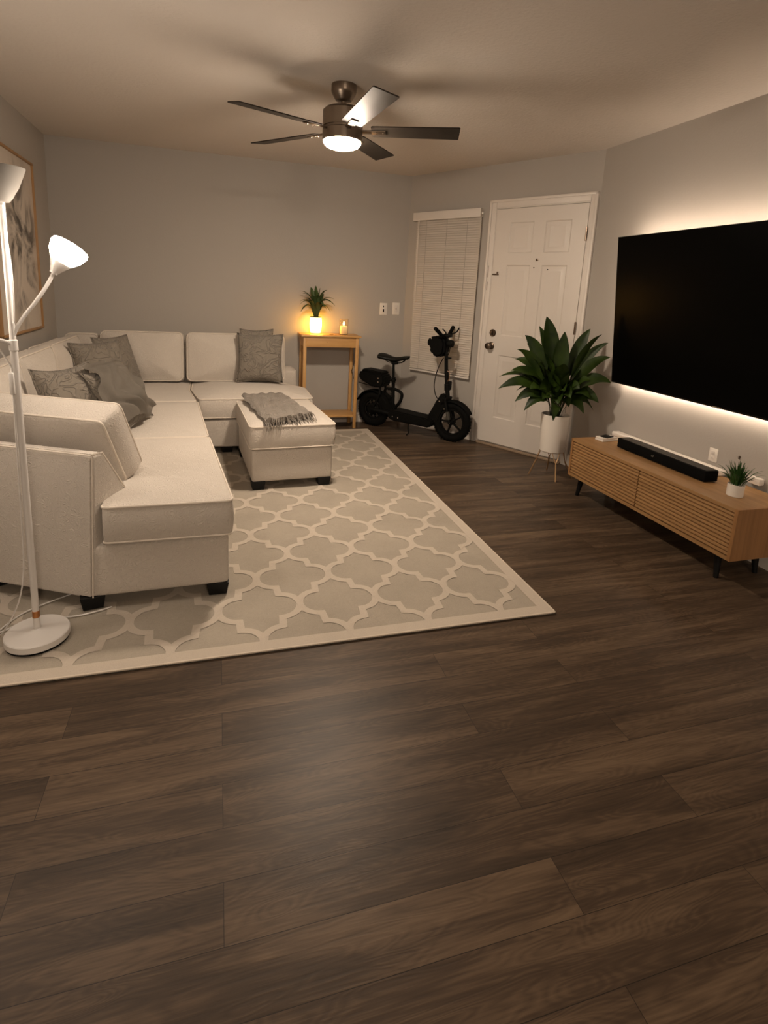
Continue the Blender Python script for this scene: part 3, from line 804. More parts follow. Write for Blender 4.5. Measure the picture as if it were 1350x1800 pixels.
def leaf(bm, base_, tip, width, arch=.1, pet=.3, n=14, fold=.25, mi=0, twist=0., side=None):
    b0 = Vector(base_); t0 = Vector(tip); d = t0-b0; hor = Vector((d.x, d.y, 0))
    ctrl = b0+Vector((hor.x*.35, hor.y*.35, d.z*.55+arch+.35*hor.length))
    P = []; 
    for i in range(n+1):
        t = i/n; P.append(b0*(1-t)**2+ctrl*2*t*(1-t)+t0*t*t)
    sd = Vector((-hor.y, hor.x, 0)).normalized() if hor.length > 1e-4 else Vector((1, 0, 0))
    if side is not None: sd = Vector(side).normalized()
    rows = []
    for i, p in enumerate(P):
        t = i/n
        tg = (P[min(i+1, n)]-P[max(i-1, 0)]).normalized()
        s2 = (sd-tg*sd.dot(tg)).normalized(); nn_ = tg.cross(s2)
        a = twist*t; s3 = s2*cos(a)+nn_*sin(a); n3 = tg.cross(s3)
        if t < pet: w_ = .0025+.0015*t
        else:
            q = (t-pet)/(1-pet); w_ = max(.0008, width*.5*(sin(pi*q**.72)**.85 if q < 1 else 0)+.001)
        lift = n3*(w_*fold)*(-1 if n3.z < 0 else 1)
        wav = .06*w_*sin(q*14) if t >= pet else 0
        rows.append([bm.verts.new(p+s3*w_+lift+n3*wav), bm.verts.new(p+s3*w_*.5+lift*.35), bm.verts.new(p), bm.verts.new(p-s3*w_*.5+lift*.35), bm.verts.new(p-s3*w_+lift-n3*wav)])
    for a, b in zip(rows, rows[1:]):
        for k_ in range(4):
            f = bm.faces.new((a[k_], a[k_+1], b[k_+1], b[k_])); f.material_index = mi
def spiky(bm):
    R = random.Random(3)
    off = Vector((VX-.93, 0, 0))
    tips = [(0.883, 5.188, 1.355), (0.844, 5.244, 1.337), (0.929, 5.2, 1.337), (0.99, 5.148, 1.319), (0.733, 5.208, 1.296), (0.776, 5.283, 1.275), (1.048, 5.126, 1.238), (0.733, 5.158, 1.203), (0.735, 5.207, 1.165), (1.066, 5.152, 1.175), (0.739, 5.147, 1.105), (1.032, 5.19, 1.113), (0.98, 5.12, 1.136), (0.783, 5.252, 1.229), (0.841, 5.115, 1.261), (0.903, 5.105, 1.264), (.80, 5.09, 1.20), (.86, 5.06, 1.18), (.95, 5.07, 1.16), (.98, 5.27, 1.28), (.90, 5.29, 1.29), (.82, 5.28, 1.2), (.87, 5.14, 1.31)]
    for tp in tips:
        low = tp[2] < 1.18
        a = R.uniform(0, 6.28)
        tp = (tp[0], min(tp[1]+.03, 5.315), tp[2]); leaf(bm, (VX+.02*cos(a), VY+.02*sin(a), TZ+.15), tp, R.uniform(.038, .052), .07 if not low else .12, .06 if not low else .25, 12, .35, twist=R.uniform(-.4, .4), side=None)
    for k_ in range(10):
        a = k_*.628; leaf(bm, (VX+.015*cos(a), VY+.015*sin(a), TZ+.15), (VX+.09*cos(a), VY+.05*sin(a), TZ+.27+.03*sin(3*a)), .03, .03, .05, 8, .3)
ob('leaves', spiky, LEAF2, vs_, 180)
ob('stems', lambda bm: [tube(bm, [(VX+.012*cos(a), VY+.012*sin(a), TZ+.148), (VX+.05*cos(a), VY+.03*sin(a), TZ+.25)], .0025, 5) for a in [k_*.7 for k_ in range(9)]], mat('dry_stem', (.16, .08, .03), .7), vs_)
CX, CY = 1.16, 5.19
cn = thing('candle', 'lit pillar candle in a clear glass cylinder on the side table', 'candle', (CX, CY, TZ)); CM = Matrix.Translation((CX, CY, TZ)) @ Matrix.Diagonal((1.36, 1.36, 1, 1))
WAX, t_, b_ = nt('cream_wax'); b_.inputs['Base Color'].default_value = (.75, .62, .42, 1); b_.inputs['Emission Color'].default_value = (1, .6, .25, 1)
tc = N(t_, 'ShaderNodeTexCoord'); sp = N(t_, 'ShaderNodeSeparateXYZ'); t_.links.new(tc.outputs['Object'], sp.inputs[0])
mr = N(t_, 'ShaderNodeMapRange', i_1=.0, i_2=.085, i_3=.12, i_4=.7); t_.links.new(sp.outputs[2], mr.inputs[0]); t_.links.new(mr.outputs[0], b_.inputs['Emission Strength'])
ob('wax_pillar', lambda bm: lathe(bm, [(0, .006), (.026, .006), (.0265, .01), (.0265, .078), (.024, .083), (.012, .079), (0, .078)], 28, M=CM), WAX, cn)
GL, t_, b_ = nt('clear_glass'); b_.inputs['Transmission Weight'].default_value = 1; b_.inputs['Roughness'].default_value = .02; b_.inputs['IOR'].default_value = 1.1; b_.inputs['Base Color'].default_value = (1, .93, .8, 1)
ob('glass_cylinder', lambda bm: lathe(bm, [(0, 0), (.029, 0), (.0315, .003), (.0315, .15), (.0300, .15), (.0300, .005), (0, .004)], 32, M=CM), GL, cn)
ob('flame', lambda bm: lathe(bm, [(0, .086), (.004, .090), (.0065, .100), (.005, .113), (.002, .124), (0, .13)], 16, M=CM), emit('flame_light', (1, .62, .22), 160), cn)
ob('wick', lambda bm: tube(bm, [CM @ Vector((0, 0, .077)), CM @ Vector((0, .001, .09))], .0012, 5), BLKP, cn)
o = ob('coaster', lambda bm: lathe(bm, [(0, 0), (.018, 0), (.018, .002), (0, .002)], 6, M=Matrix.Translation((1.03, 5.13, TZ)) @ Matrix.Diagonal((1.2, .5, 1, 1))), BLKP)
tag(o, 'small flat dark chip lying on the side table between vase and candle', 'coaster')

# ------------------------------------------------------------------ electric scooter (local x forward along the frame, y away from camera)
SC0 = Vector((1.490, 5.160, 0)); sa = math.atan2(-.635, .56)
sc = thing('electric_scooter', 'black seated electric scooter parked by the blind in the far corner', 'scooter', SC0, sa)
def sp_(name, fn, m_, par=sc, smooth=35): return ob(name, fn, m_, par, smooth, world=False)
YR_ = Matrix.Rotation(pi/2, 4, 'X')
def wheel(x, z, R_, tw, spokes, nm):
    M = Matrix.Translation((x, 0, z)) @ YR_
    def tyre(bm):
        pr = []; rr = tw/2; rc = R_-rr
        for k_ in range(14):
            a = 2*pi*k_/14; pr.append((rc+rr*cos(a)*1.0, rr*.9*sin(a)))
        lathe(bm, pr, 44, M=M, closed=True)
        for k_ in range(40):
            a = 2*pi*k_/40
            box(bm, -.006, .006, R_-.006, R_+.002, -.014, .014, M=M @ Matrix.Rotation(a, 4, 'Z'))
    w_ = sp_(nm, tyre, RUBBER)
    def rim(bm):
        ri = R_-tw
        lathe(bm, [(ri+.010, -.022), (ri+.010, .022), (ri-.006, .022), (ri-.012, 0), (ri-.006, -.022)], 40, M=M, closed=True)
        hub = .028 if spokes == 5 else .058
        lathe(bm, [(0, -.045), (hub*.7, -.045), (hub, -.03), (hub, .03), (hub*.7, .045), (0, .045)], 24, M=M)
        for k_ in range(spokes):
            a = 2*pi*k_/spokes+.3
            box(bm, -.0065, .0065, hub*.8, ri, -.012, .012, .002, M=M @ Matrix.Rotation(a, 4, 'Z'))
    rm = ob('rim', rim, BLKP, w_, 35, world=False)
    ob('axle_bolt', lambda bm: lathe(bm, [(0, .045), (.006, .045), (.006, .056), (0, .058)], 10, M=Matrix.Translation((x, 0, z)) @ Matrix.Rotation(pi/2, 4, 'X')), CHROME, w_, 35, world=False)
wheel(0, .177, .177, .078, 10, 'rear_wheel')
wheel(.862, .184, .186, .068, 5, 'front_wheel')
sp_('brake_rotor', lambda bm: lathe(bm, [(.072, .03), (.078, .03), (.078, .033), (.072, .033)], 30, M=Matrix.Translation((0, 0, .177)) @ Matrix.Rotation(pi/2, 4, 'X'), closed=True), mat('dull_steel', (.02, .018, .016), .5, .3))
def side_poly(bm, pts, y0, y1, bev=.006):
    M = Matrix(((1, 0, 0, 0), (0, 0, -1, 0), (0, 1, 0, 0), (0, 0, 0, 1)))      # polygon in x,z extruded along -y
    n0 = len(bm.verts)
    vs = prism(bm, pts, -y1, -y0, M=M)
    if bev: bmesh.ops.bevel(bm, geom=list(set(e for v in vs for e in v.link_edges)), offset=bev, segments=2, affect='EDGES')
def deck(bm):
    side_poly(bm, [(.215, .135), (.27, .110), (.66, .105), (.70, .14), (.70, .175), (.64, .195), (.26, .215), (.22, .20)], -.085, .085, .012)
dk = sp_('deck', deck, BLKP)
for x, z in ((.275, .155), (.335, .150)):
    ob('deck_bolt', lambda bm, x=x, z=z: lathe(bm, [(0, 0), (.007, 0), (.006, .003), (0, .004)], 10, M=Matrix.Translation((x, -.0852, z)) @ Matrix.Rotation(pi/2, 4, 'X')), CHROME, dk, world=False)
def bars(bm):   # swing arm and rear frame
    for y in (-.052, .052):
        tube(bm, [(0, y, .177), (.12, y, .175), (.24, y*.8, .165)], [.016, .02, .022, .022, .024], 8, smooth=3)
        tube(bm, [(0.02, y, .19), (.09, y, .33), (.10, y*.9, .45)], .011, 8)
    side_poly(bm, [(.06, .29), (.12, .36), (.17, .33), (.27, .20), (.25, .14), (.14, .16)], -.04, .04, .01)
sp_('rear_frame', bars, BLKP)
def loop(bm):   # bent tube behind the post and shock
    tube(bm, [(.16, 0, .40), (.24, 0, .405), (.315, 0, .37), (.30, 0, .29), (.245, 0, .22)], .015, 10, smooth=6)
    tube(bm, [(.10, 0, .34), (.14, 0, .40), (.20, 0, .39), (.23, 0, .33)], .012, 8, smooth=5)
sp_('curved_tube', loop, BLKP)
def spring(bm):
    P = []
    for k_ in range(90):
        t = k_/89; a = t*2*pi*8; P.append((.205+.018*cos(a), .018*sin(a), .24+.12*t))
    tube(bm, P, .0045, 6)
sp_('coil_spring', spring, BLKP)
po = sp_('seat_post', lambda bm: (tube(bm, [(.222, 0, .25), (.212, 0, .52)], .017, 12), tube(bm, [(.212, 0, .50), (.205, 0, .68)], .012, 12), tube(bm, [(.214, 0, .47), (.213, 0, .52)], .021, 12)), BLKP)
ob('post_clamp', lambda bm: (box(bm, .195, .235, -.035, .02, .485, .505, .004), tube(bm, [(.215, -.03, .50), (.255, -.05, .465)], .005, 6)), BLKP, po, world=False)
def saddle(bm):
    n = 20; m_ = 16; rows = []
    for i in range(n+1):
        t = i/n; x = .055+.32*t                      # rear .055 -> nose .375
        w_ = (.085*(1-t)**.6 + .028) if t < .55 else (.085*(.45)**.6*(1-(t-.55)/.45*.9)+.028)
        w_ = .03+.065*(.5+.5*cos(pi*min(1, t/.65)))
        if i == 0 or i == n: w_ *= .6
        top = .728+.012*cos(2*pi*t)+.004; hh = .06-.025*t
        if i == 0 or i == n: hh *= .6
        row = []
        for k_ in range(m_):
            a = 2*pi*k_/m_
            row.append(bm.verts.new((x, w_*cos(a), top-hh/2+hh/2*sin(a)*(1 if sin(a) > 0 else 1.0))))
        rows.append(row)
    for a, b in zip(rows, rows[1:]):
        for k_ in range(m_): bm.faces.new((a[k_], a[(k_+1) % m_], b[(k_+1) % m_], b[k_]))
    bm.faces.new(rows[0][::-1]); bm.faces.new(rows[-1])
sd = sp_('saddle', saddle, mat('black_vinyl', (.008, .0075, .006), .5, spec=.2), smooth=60)
ob('saddle_rail', lambda bm: (tube(bm, [(.10, -.02, .69), (.17, -.02, .665), (.28, -.015, .668), (.33, -.01, .70)], .004, 6, smooth=3), tube(bm, [(.10, .02, .69), (.17, .02, .665), (.28, .015, .668), (.33, .01, .70)], .004, 6, smooth=3), box(bm, .19, .245, -.022, .022, .648, .674, .004)), BLKP, sd, world=False)
def bbox(bm): side_poly(bm, [(-.145, .47), (-.155, .53), (-.12, .555), (.10, .545), (.145, .53), (.15, .46), (.12, .415), (.02, .405)], -.075, .075, .014)
bb = sp_('battery_box', bbox, BLKP)
ob('box_lid', lambda bm: side_poly(bm, [(-.125, .553), (-.10, .578), (.11, .565), (.12, .543)], -.07, .07, .008), BLKP, bb, world=False)
for y in (-.05, .05): ob('rack_tube', lambda bm, y=y: tube(bm, [(.10, y, .34), (.09, y, .43)], .01, 8), BLKP, bb, world=False)
ob('side_wire', lambda bm: tube(bm, [(-.16, -.05, .43), (.0, -.06, .415)], .004, 6), BLKP, bb, world=False)
for z in (.50, .465):
    ob('latch_button', lambda bm, z=z: lathe(bm, [(0, 0), (.0085, 0), (.008, .004), (0, .005)], 14, M=Matrix.Translation((.085, -.0755, z)) @ Matrix.Rotation(pi/2, 4, 'X')), CHROME, bb, world=False)
def fender(bm, cx, cz, R_, a0, a1, w_):
    rows = []
    for k_ in range(19):
        a = a0+(a1-a0)*k_/18; row = []
        for y in (-w_, -w_*.8, 0, w_*.8, w_):
            rr = R_+(.0 if abs(y) < w_ else -.014)
            row.append(bm.verts.new((cx+rr*cos(a), y, cz+rr*sin(a))))
        rows.append(row)
    for a, b in zip(rows, rows[1:]):
        for i in range(4): bm.faces.new((a[i], a[i+1], b[i+1], b[i]))
    bmesh.ops.solidify(bm, geom=list(bm.faces), thickness=.004)
rf_ = sp_('rear_fender', lambda bm: fender(bm, 0, .177, .196, radians(25), radians(158), .046), BLKP)
ob('tail_clip', lambda bm: box(bm, -.215, -.17, -.012, .012, .24, .25, .003), BLKP, rf_, world=False)
sp_('front_fender', lambda bm: fender(bm, .862, .184, .205, radians(28), radians(125), .042), BLKP)
fk = sp_('fork', lambda bm: [tube(bm, [(.862, y, .184), (.835, y, .27), (.80, y*.9, .40)], .014, 10) for y in (-.056, .056)]+[box(bm, .775, .82, -.065, .065, .385, .41, .006)], BLKP)
ob('fork_sleeve', lambda bm: tube(bm, [(.855, -.058, .215), (.838, -.058, .285)], .0165, 10), mat('grey_sleeve', (.10, .095, .085), .35, .6), fk, world=False)
def neck(bm):
    side_poly(bm, [(.60, .12), (.70, .13), (.745, .25), (.80, .33), (.79, .42), (.745, .44), (.70, .36), (.62, .205)], -.030, .030, .008)
nk = sp_('neck_frame', neck, BLKP)
for x, z in ((.735, .365), (.79, .30)):
    ob('neck_bolt', lambda bm, x=x, z=z: lathe(bm, [(0, 0), (.007, 0), (.006, .003), (0, .004)], 10, M=Matrix.Translation((x, -.0302, z)) @ Matrix.Rotation(pi/2, 4, 'X')), CHROME, nk, world=False)
stem = sp_('steering_column', lambda bm: (tube(bm, [(.812, 0, .33), (.79, 0, .50), (.770, 0, .66)], .020, 12), tube(bm, [(.770, 0, .62), (.745, 0, .95)], .0165, 12), tube(bm, [(.792, 0, .47), (.787, 0, .53)], .026, 12)), BLKP)
ob('fold_lever', lambda bm: box(bm, .80, .83, -.008, .008, .48, .56, .004), BLKP, stem, world=False)
ob('clamp_ring', lambda bm: box(bm, .755, .80, -.025, .025, .76, .775, .003), BLKP, stem, world=False)
ob('reflector', lambda bm: tube(bm, [(.80, -.02, .56), (.812, -.02, .58), (.81, -.02, .64), (.79, -.018, .655)], .0035, 6), mat('amber_strip', (.25, .12, .05), .3), stem, world=False)
hb = sp_('handlebar', lambda bm: tube(bm, [(.725, -.15, 1.015), (.742, -.06, .965), (.745, 0, .945), (.742, .06, .965), (.725, .15, 1.015)], .0115, 10, smooth=4), BLKP)
for s_ in (-1, 1):
    ob('grip', lambda bm, s_=s_: tube(bm, [(.732, s_*.09, .980), (.718, s_*.185, 1.038)], .017, 12), RUBBER, hb, world=False)
    ob('brake_lever', lambda bm, s_=s_: tube(bm, [(.755, s_*.07, .98), (.790, s_*.11, 1.0), (.785, s_*.17, 1.035)], .006, 6, smooth=3), BLKP, hb, world=False)
ob('display', lambda bm: box(bm, .725, .79, -.035, .035, .955, .985, .006), BLKP, hb, world=False)
ob('headlight', lambda bm: lathe(bm, [(0, 0), (.03, 0), (.034, .02), (.03, .045), (0, .05)], 18, M=Matrix.Translation((.77, 0, .90)) @ Matrix.Rotation(pi/2, 4, 'Y')), BLKP, hb, world=False)
def bag(bm):
    side_poly(bm, [(.63, .79), (.60, .85), (.615, .90), (.60, .935), (.64, .965), (.74, .955), (.765, .90), (.755, .80), (.70, .765)], -.065, .065, .02)
bg = sp_('front_bag', bag, mat('black_nylon', (.004, .004, .004), .85, bump=.3, spec=.08))
ob('bag_strap', lambda bm: tube(bm, [(.60, -.03, .93), (.585, -.03, .905), (.59, -.03, .87)], .012, 8, smooth=3), BLKP, bg, world=False)
sp_('brake_cable', lambda bm: (tube(bm, [(.78, -.06, .955), (.815, -.06, .90), (.80, -.04, .82), (.775, -.03, .78)], .004, 6, smooth=8), tube(bm, [(.745, -.03, .77), (.70, -.04, .66), (.675, -.04, .52), (.69, -.035, .43), (.72, -.03, .38)], .004, 6, smooth=8)), BLKP)
sp_('kickstand', lambda bm: tube(bm, [(.43, -.04, .11), (.455, -.085, .07), (.47, -.10, .03), (.455, -.115, .006)], .006, 8, smooth=4), BLKP)

# ------------------------------------------------------------------ potted peace lily on a wire stand
PX, PY_ = 2.432, 3.475
pl = thing('potted_peace_lily', 'large leafy green plant in a white pot on a wire stand by the door', 'plant', (PX, PY_, 0)); PM = Matrix.Translation((PX, PY_, 0))
pot = ob('pot', lambda bm: lathe(bm, [(0, .205), (.082, .205), (.092, .213), (.100, .34), (.106, .492), (.100, .494), (.096, .46), (0, .455)], 40, M=PM), WHITE, pl)
ob('soil', lambda bm: lathe(bm, [(0, .452), (.0955, .452), (.0955, .465), (0, .470)], 24, M=PM), SOIL, pl)
LT = [(0.318, 3.563, 1.212)]
TIPS = [(2.318, 3.563, 1.212, .13), (2.417, 3.462, 1.111, .11), (2.601, 3.423, 1.14, .10), (2.595, 3.283, 1.111, .06), (2.665, 3.292, 1.052, .07), (2.656, 3.24, 0.956, .08), (2.69, 3.386, 0.888, .06), (2.656, 3.199, 0.78, .13), (2.597, 3.227, 0.631, .10), (2.67, 3.363, 0.541, .09), (2.518, 3.271, 0.543, .09), (2.393, 3.27, 0.657, .09), (2.207, 3.648, 1.064, .11), (2.275, 3.725, 0.994, .10), (2.144, 3.636, 0.958, .09), (2.196, 3.743, 0.872, .09), (2.05, 3.701, 0.74, .07), (2.015, 3.629, 0.661, .10), (2.123, 3.557, 0.575, .09), (2.171, 3.498, 0.517, .09), (2.196, 3.687, 0.628, .08), (2.333, 3.67, 1.134, .07), (2.265, 3.36, 0.854, .10), (2.311, 3.329, 0.478, .08), (2.36, 3.356, 0.888, .11), (2.213, 3.451, 0.873, .11), (2.426, 3.37, 0.825, .10),
        (2.36, 3.30, .70, .10), (2.25, 3.36, .66, .11), (2.48, 3.30, .72, .11), (2.30, 3.50, .95, .11), (2.38, 3.55, .88, .11), (2.53, 3.38, .85, .11), (2.15, 3.58, .78, .12), (2.56, 3.30, .78, .11), (2.45, 3.62, .90, .09), (2.30, 3.38, .78, .12), (2.52, 3.60, .75, .09), (2.28, 3.70, .74, .11), (2.43, 3.33, .58, .09), (2.53, 3.24, .66, .10), (2.22, 3.40, .70, .12), (2.10, 3.62, .80, .11), (2.34, 3.33, .60, .11), (2.40, 3.35, .72, .12), (2.20, 3.50, .68, .12), (2.60, 3.34, .70, .11), (2.33, 3.50, .80, .13), (2.50, 3.40, .66, .12), (2.25, 3.60, .92, .10), (2.27, 3.43, .62, .11)]
def lily(bm):
    R = random.Random(11)
    for i, (x, y, z, w_) in enumerate(TIPS):
        a = math.atan2(y-PY_, x-PX); r_ = R.uniform(.01, .04)
        hi = z > .95
        hd = sqrt((x-PX)**2+(y-PY_)**2)
        arch = (.09 if hi else .10+.25*max(0, .8-z))
        side = None
        if hi: side = (.82+R.uniform(-.35, .35), -.57+R.uniform(-.35, .35), R.uniform(-.2, .2))
        else:
            pxv = Vector((-sin(a), cos(a), 0)); sg = 1 if pxv.dot(Vector((.57, .82, 0))) > 0 else -1
            side = tuple(pxv*sg*.75+Vector((0, 0, R.uniform(.45, .95))))
        leaf(bm, (PX+r_*cos(a), PY_+r_*sin(a), .465), (x, y, z), w_*(.92 if hi else 1.1), arch, .30 if not hi else .36, 18, .22, twist=R.uniform(-.35, .35), side=side)
ob('leaves', lily, LEAF, pl, 180)
def ps(bm): 
    for k_ in range(3):
        pass
rim_ = None
ob('stand_ring', lambda bm: tube(bm, [(PX+.088*cos(a), PY_+.088*sin(a), .212) for a in [2*pi*k_/28 for k_ in range(28)]], .003, 6, closed=True), GOLD, pl)
for fx, fy in ((2.298, 3.545), (2.402, 3.345), (2.585, 3.40), (2.505, 3.615)):
    a = math.atan2(fy-PY_, fx-PX)
    def lg(bm, a=a, fx=fx, fy=fy):
        j = Vector((PX+(.105)*cos(a), PY_+.105*sin(a), .13))
        for s_ in (-.32, .32): tube(bm, [(PX+.088*cos(a+s_), PY_+.088*sin(a+s_), .212), j], .0028, 6)
        tube(bm, [j, (fx, fy, .003)], .0058, 8)
    ob('stand_leg', lg, GOLD, pl)

# ------------------------------------------------------------------ media console
KX0, KX1, KY0, KY1, KZ0, KZ1 = 2.345, 2.728, 1.845, 3.135, .142, .405
kc = thing('media_console', 'low oak media console with ribbed drawer fronts under the television', 'console', ((KX0+KX1)/2, (KY0+KY1)/2, 0))
th = .018
ob('top_panel', lambda bm: box(bm, KX0, KX1, KY0+th, KY1-th, KZ1-th, KZ1), OAK, kc)
ob('bottom_panel', lambda bm: box(bm, KX0, KX1, KY0+th, KY1-th, KZ0, KZ0+th), OAK, kc)
for y in (KY0, KY1-th): ob('side_panel', lambda bm, y=y: box(bm, KX0, KX1, y, y+th, KZ0, KZ1), OAKX, kc)
ob('back_panel', lambda bm: box(bm, KX1-.012, KX1, KY0+th, KY1-th, KZ0+th, KZ1-th), OAKX, kc)
ym = (KY0+KY1)/2
for a, b in ((KY0+th+.002, ym-.0035), (ym+.0035, KY1-th-.002)):
    def front(bm, a=a, b=b):
        box(bm, KX0+.012, KX0+.024, a, b, KZ0+th+.002, KZ1-th-.002)
        n = 11; z0 = KZ0+th+.003; dz = (KZ1-KZ0-2*th-.006)/n
        for k_ in range(n):
            za = z0+k_*dz+.0015; zb = z0+(k_+1)*dz-.0015
            # each rib: slanted profile
            M = Matrix(((0, 0, 0, 0), (0, 0, 0, 0), (0, 0, 0, 0), (0, 0, 0, 1)))
            pr = [(KX0+.013, za), (KX0+.002, za+.003), (KX0+.003, zb-.004), (KX0+.013, zb)]
            v0 = [bm.verts.new((p[0], a, p[1])) for p in pr]; v1 = [bm.verts.new((p[0], b, p[1])) for p in pr]
            bm.faces.new(v0); bm.faces.new(v1[::-1])
            for i in range(4): bm.faces.new((v0[i], v1[i], v1[(i+1) % 4], v0[(i+1) % 4]))
    ob('drawer_front', front, OAK, kc, 20)
for x, y, sx, sy in ((KX0+.07, KY0+.12, -1, -1), (KX0+.07, KY1-.07, -1, 1), (KX1-.07, KY0+.12, 0, -1), (KX1-.07, KY1-.07, 0, 1)):
    ob('leg', lambda bm, x=x, y=y, sx=sx, sy=sy: tube(bm, [(x+sx*.0, y, KZ0+.002), (x+sx*.012, y+sy*.02, 0)], [.021, .012], 12), BLK, kc)

# soundbar etc. on the console
sb = thing('soundbar', 'long black soundbar lying on the oak media console', 'soundbar', (2.56, 2.54, KZ1))
sbm = Matrix.Translation((0, 0, KZ1))
ob('body', lambda bm: box(bm, 2.508, 2.600, 2.197, 2.885, KZ1+.004, KZ1+.066, .006), mat('black_mesh_grille', (.003, .003, .003), .8, bump=.4, bscale=500, spec=.08), sb)
ob('top_panel', lambda bm: box(bm, 2.516, 2.596, 2.203, 2.879, KZ1+.0655, KZ1+.068, .001), mat('black_satin_top', (.012, .010, .008), .4, spec=.3), sb)
ob('foot', lambda bm: box(bm, 2.52, 2.59, 2.25, 2.29, KZ1, KZ1+.006), RUBBER, sb)
ob('foot', lambda bm: box(bm, 2.52, 2.59, 2.79, 2.83, KZ1, KZ1+.006), RUBBER, sb)
MARK = mat('pale_mark', (.22, .19, .15), .5)
def mark(bm, x, y0, z0, h, w_, chars):
    for k_, strokes in enumerate(chars):
        ya = y0-k_*w_*1.25
        for (u0, u1, v0, v1) in strokes: box(bm, x-.0006, x, ya-u1*w_, ya-u0*w_, z0+v0*h, z0+v1*h)
Lc = [(0, .25, 0, 1), (0, 1, 0, .2)]; Fc = [(0, .25, 0, 1), (0, 1, .8, 1), (0, .8, .4, .6)]
ob('logo', lambda bm: mark(bm, 2.508, 2.585, KZ1+.03, .010, .009, [Lc, Fc]), MARK, sb)
WGL = mat('white_gloss_plastic', (.78, .72, .66), .3)
o = ob('cable_cover', lambda bm: box(bm, 2.690, 2.752, 2.275, 3.165, KZ1-.0, KZ1+.034, .010, 4), WGL)
bm = B_(); 
tag(o, 'long white plastic cable raceway along the wall behind the soundbar', 'cable cover')
gp = thing('potted_grass', 'small green grass plant in a white pot on the media console', 'plant', (2.508, 2.012, KZ1)); GM = Matrix.Translation((2.508, 2.012, KZ1))
ob('pot', lambda bm: lathe(bm, [(0, 0), (.035, 0), (.038, .003), (.0385, .062), (.0365, .063), (.035, .058), (0, .056)], 32, M=GM), WHITE, gp)
def tuft(bm):
    R = random.Random(9)
    for k_ in range(95):
        a = R.uniform(0, 2*pi); r_ = R.uniform(0, .028); sp2 = R.uniform(.0, .065)+r_*.8
        hgt = R.uniform(.075, .135)-sp2*.5
        b0 = (2.508+r_*cos(a), 2.012+r_*sin(a), KZ1+.056)
        leaf(bm, b0, (2.508+(r_+sp2)*cos(a), 2.012+(r_+sp2)*sin(a), KZ1+.056+hgt), .006, .0, .0, 6, .4)
ob('grass_blades', tuft, GRASS, gp, 180)
cb = thing('card_box', 'small stack of white boxes with a dark top on the console far end', 'box', (2.575, 3.05, KZ1), .15)
CBM = Matrix.Translation((2.562, 3.052, KZ1)) @ Matrix.Rotation(.1, 4, 'Z')
ob('lower_box', lambda bm: box(bm, -.07, .07, -.038, .038, 0, .012, .003, M=CBM), WHITE, cb)
ob('upper_box', lambda bm: box(bm, -.068, .066, -.036, .036, .0125, .025, .003, M=CBM), WHITE, cb)
ob('dark_card', lambda bm: box(bm, -.045, .035, -.028, .030, .025, .029, .001, M=CBM @ Matrix.Rotation(.25, 4, 'Z')), BLKP, cb)
pa = thing('power_adapter', 'small white plug adapter on the wall behind the grass plant', 'adapter', (2.74, 2.10, .42))
ob('adapter_body', lambda bm: box(bm, 2.722, 2.7605, 2.06, 2.14, .425, .462, .006), WHITE, pa)
ob('adapter_cord', lambda bm: tube(bm, [(2.74, 2.14, .44), (2.735, 2.18, .455), (2.73, 2.215, .445), (2.728, 2.262, .428)], .003, 6, smooth=5), WHITE, pa)

# ------------------------------------------------------------------ television
tv = thing('television', 'huge black wall mounted television with glowing backlight on the right wall', 'television', (2.7, 2.4, 1.26))
TW_, TH_ = 1.77, .995
tilt = math.atan2(.10, .985)
# local: x along the wall towards the viewer (-Y), y up along the screen, z out of the screen
y_far = 3.250
TVM = frame((2.700, y_far, .779), (0, -1, 0), (-cos(tilt), 0, -sin(tilt)))
if (TVM.to_3x3() @ Vector((0, 1, 0))).z < 0: TVM = TVM @ Matrix.Diagonal((1, -1, 1, 1))
scr = ob('screen', lambda bm: box(bm, .004, TW_-.004, .010, TH_-.004, -.004, .0006, M=TVM), SCREEN, tv, 0)
ob('bezel', lambda bm: [box(bm, *q, -.022, .001, .001, M=TVM) for q in ((0, TW_, 0, .011), (0, TW_, TH_-.005, TH_), (0, .005, 0, TH_), (TW_-.005, TW_, 0, TH_))], BLKP, tv)
ob('rear_housing', lambda bm: box(bm, .004, TW_-.004, .004, TH_-.004, -.026, -.004, .002, M=TVM), BLKP, tv)
ob('wall_mount', lambda bm: (box(bm, .7, 1.1, .3, .34, -.06, -.024, M=TVM), box(bm, .7, 1.1, .62, .66, -.10, -.024, M=TVM), box(bm, 2.752, 2.7605, 2.15, 2.55, 1.0, 1.5)), BLKP, tv)
ins = .035
STR = emit('led_strip_light', STRIP_C, STRIP_L)
for q in ((ins, TW_-ins, .012, .022), (ins, TW_-ins, TH_-.022, TH_-.012)):
    ob('led_strip', lambda bm, q=q: box(bm, *q, -.031, -.0265, M=TVM), STR, tv, 0)
ob('led_strip', lambda bm: box(bm, ins, ins+.004, .1, TH_-.1, -.031, -.0265, M=TVM), emit('led_strip_dim', STRIP_C, STRIP_L*.35), tv, 0)
ob('logo', lambda bm: (box(bm, .853, .885, .0028, .0078, .001, .0016, M=TVM), box(bm, .890, .918, .0028, .0078, .001, .0016, M=TVM)), MARK, tv)

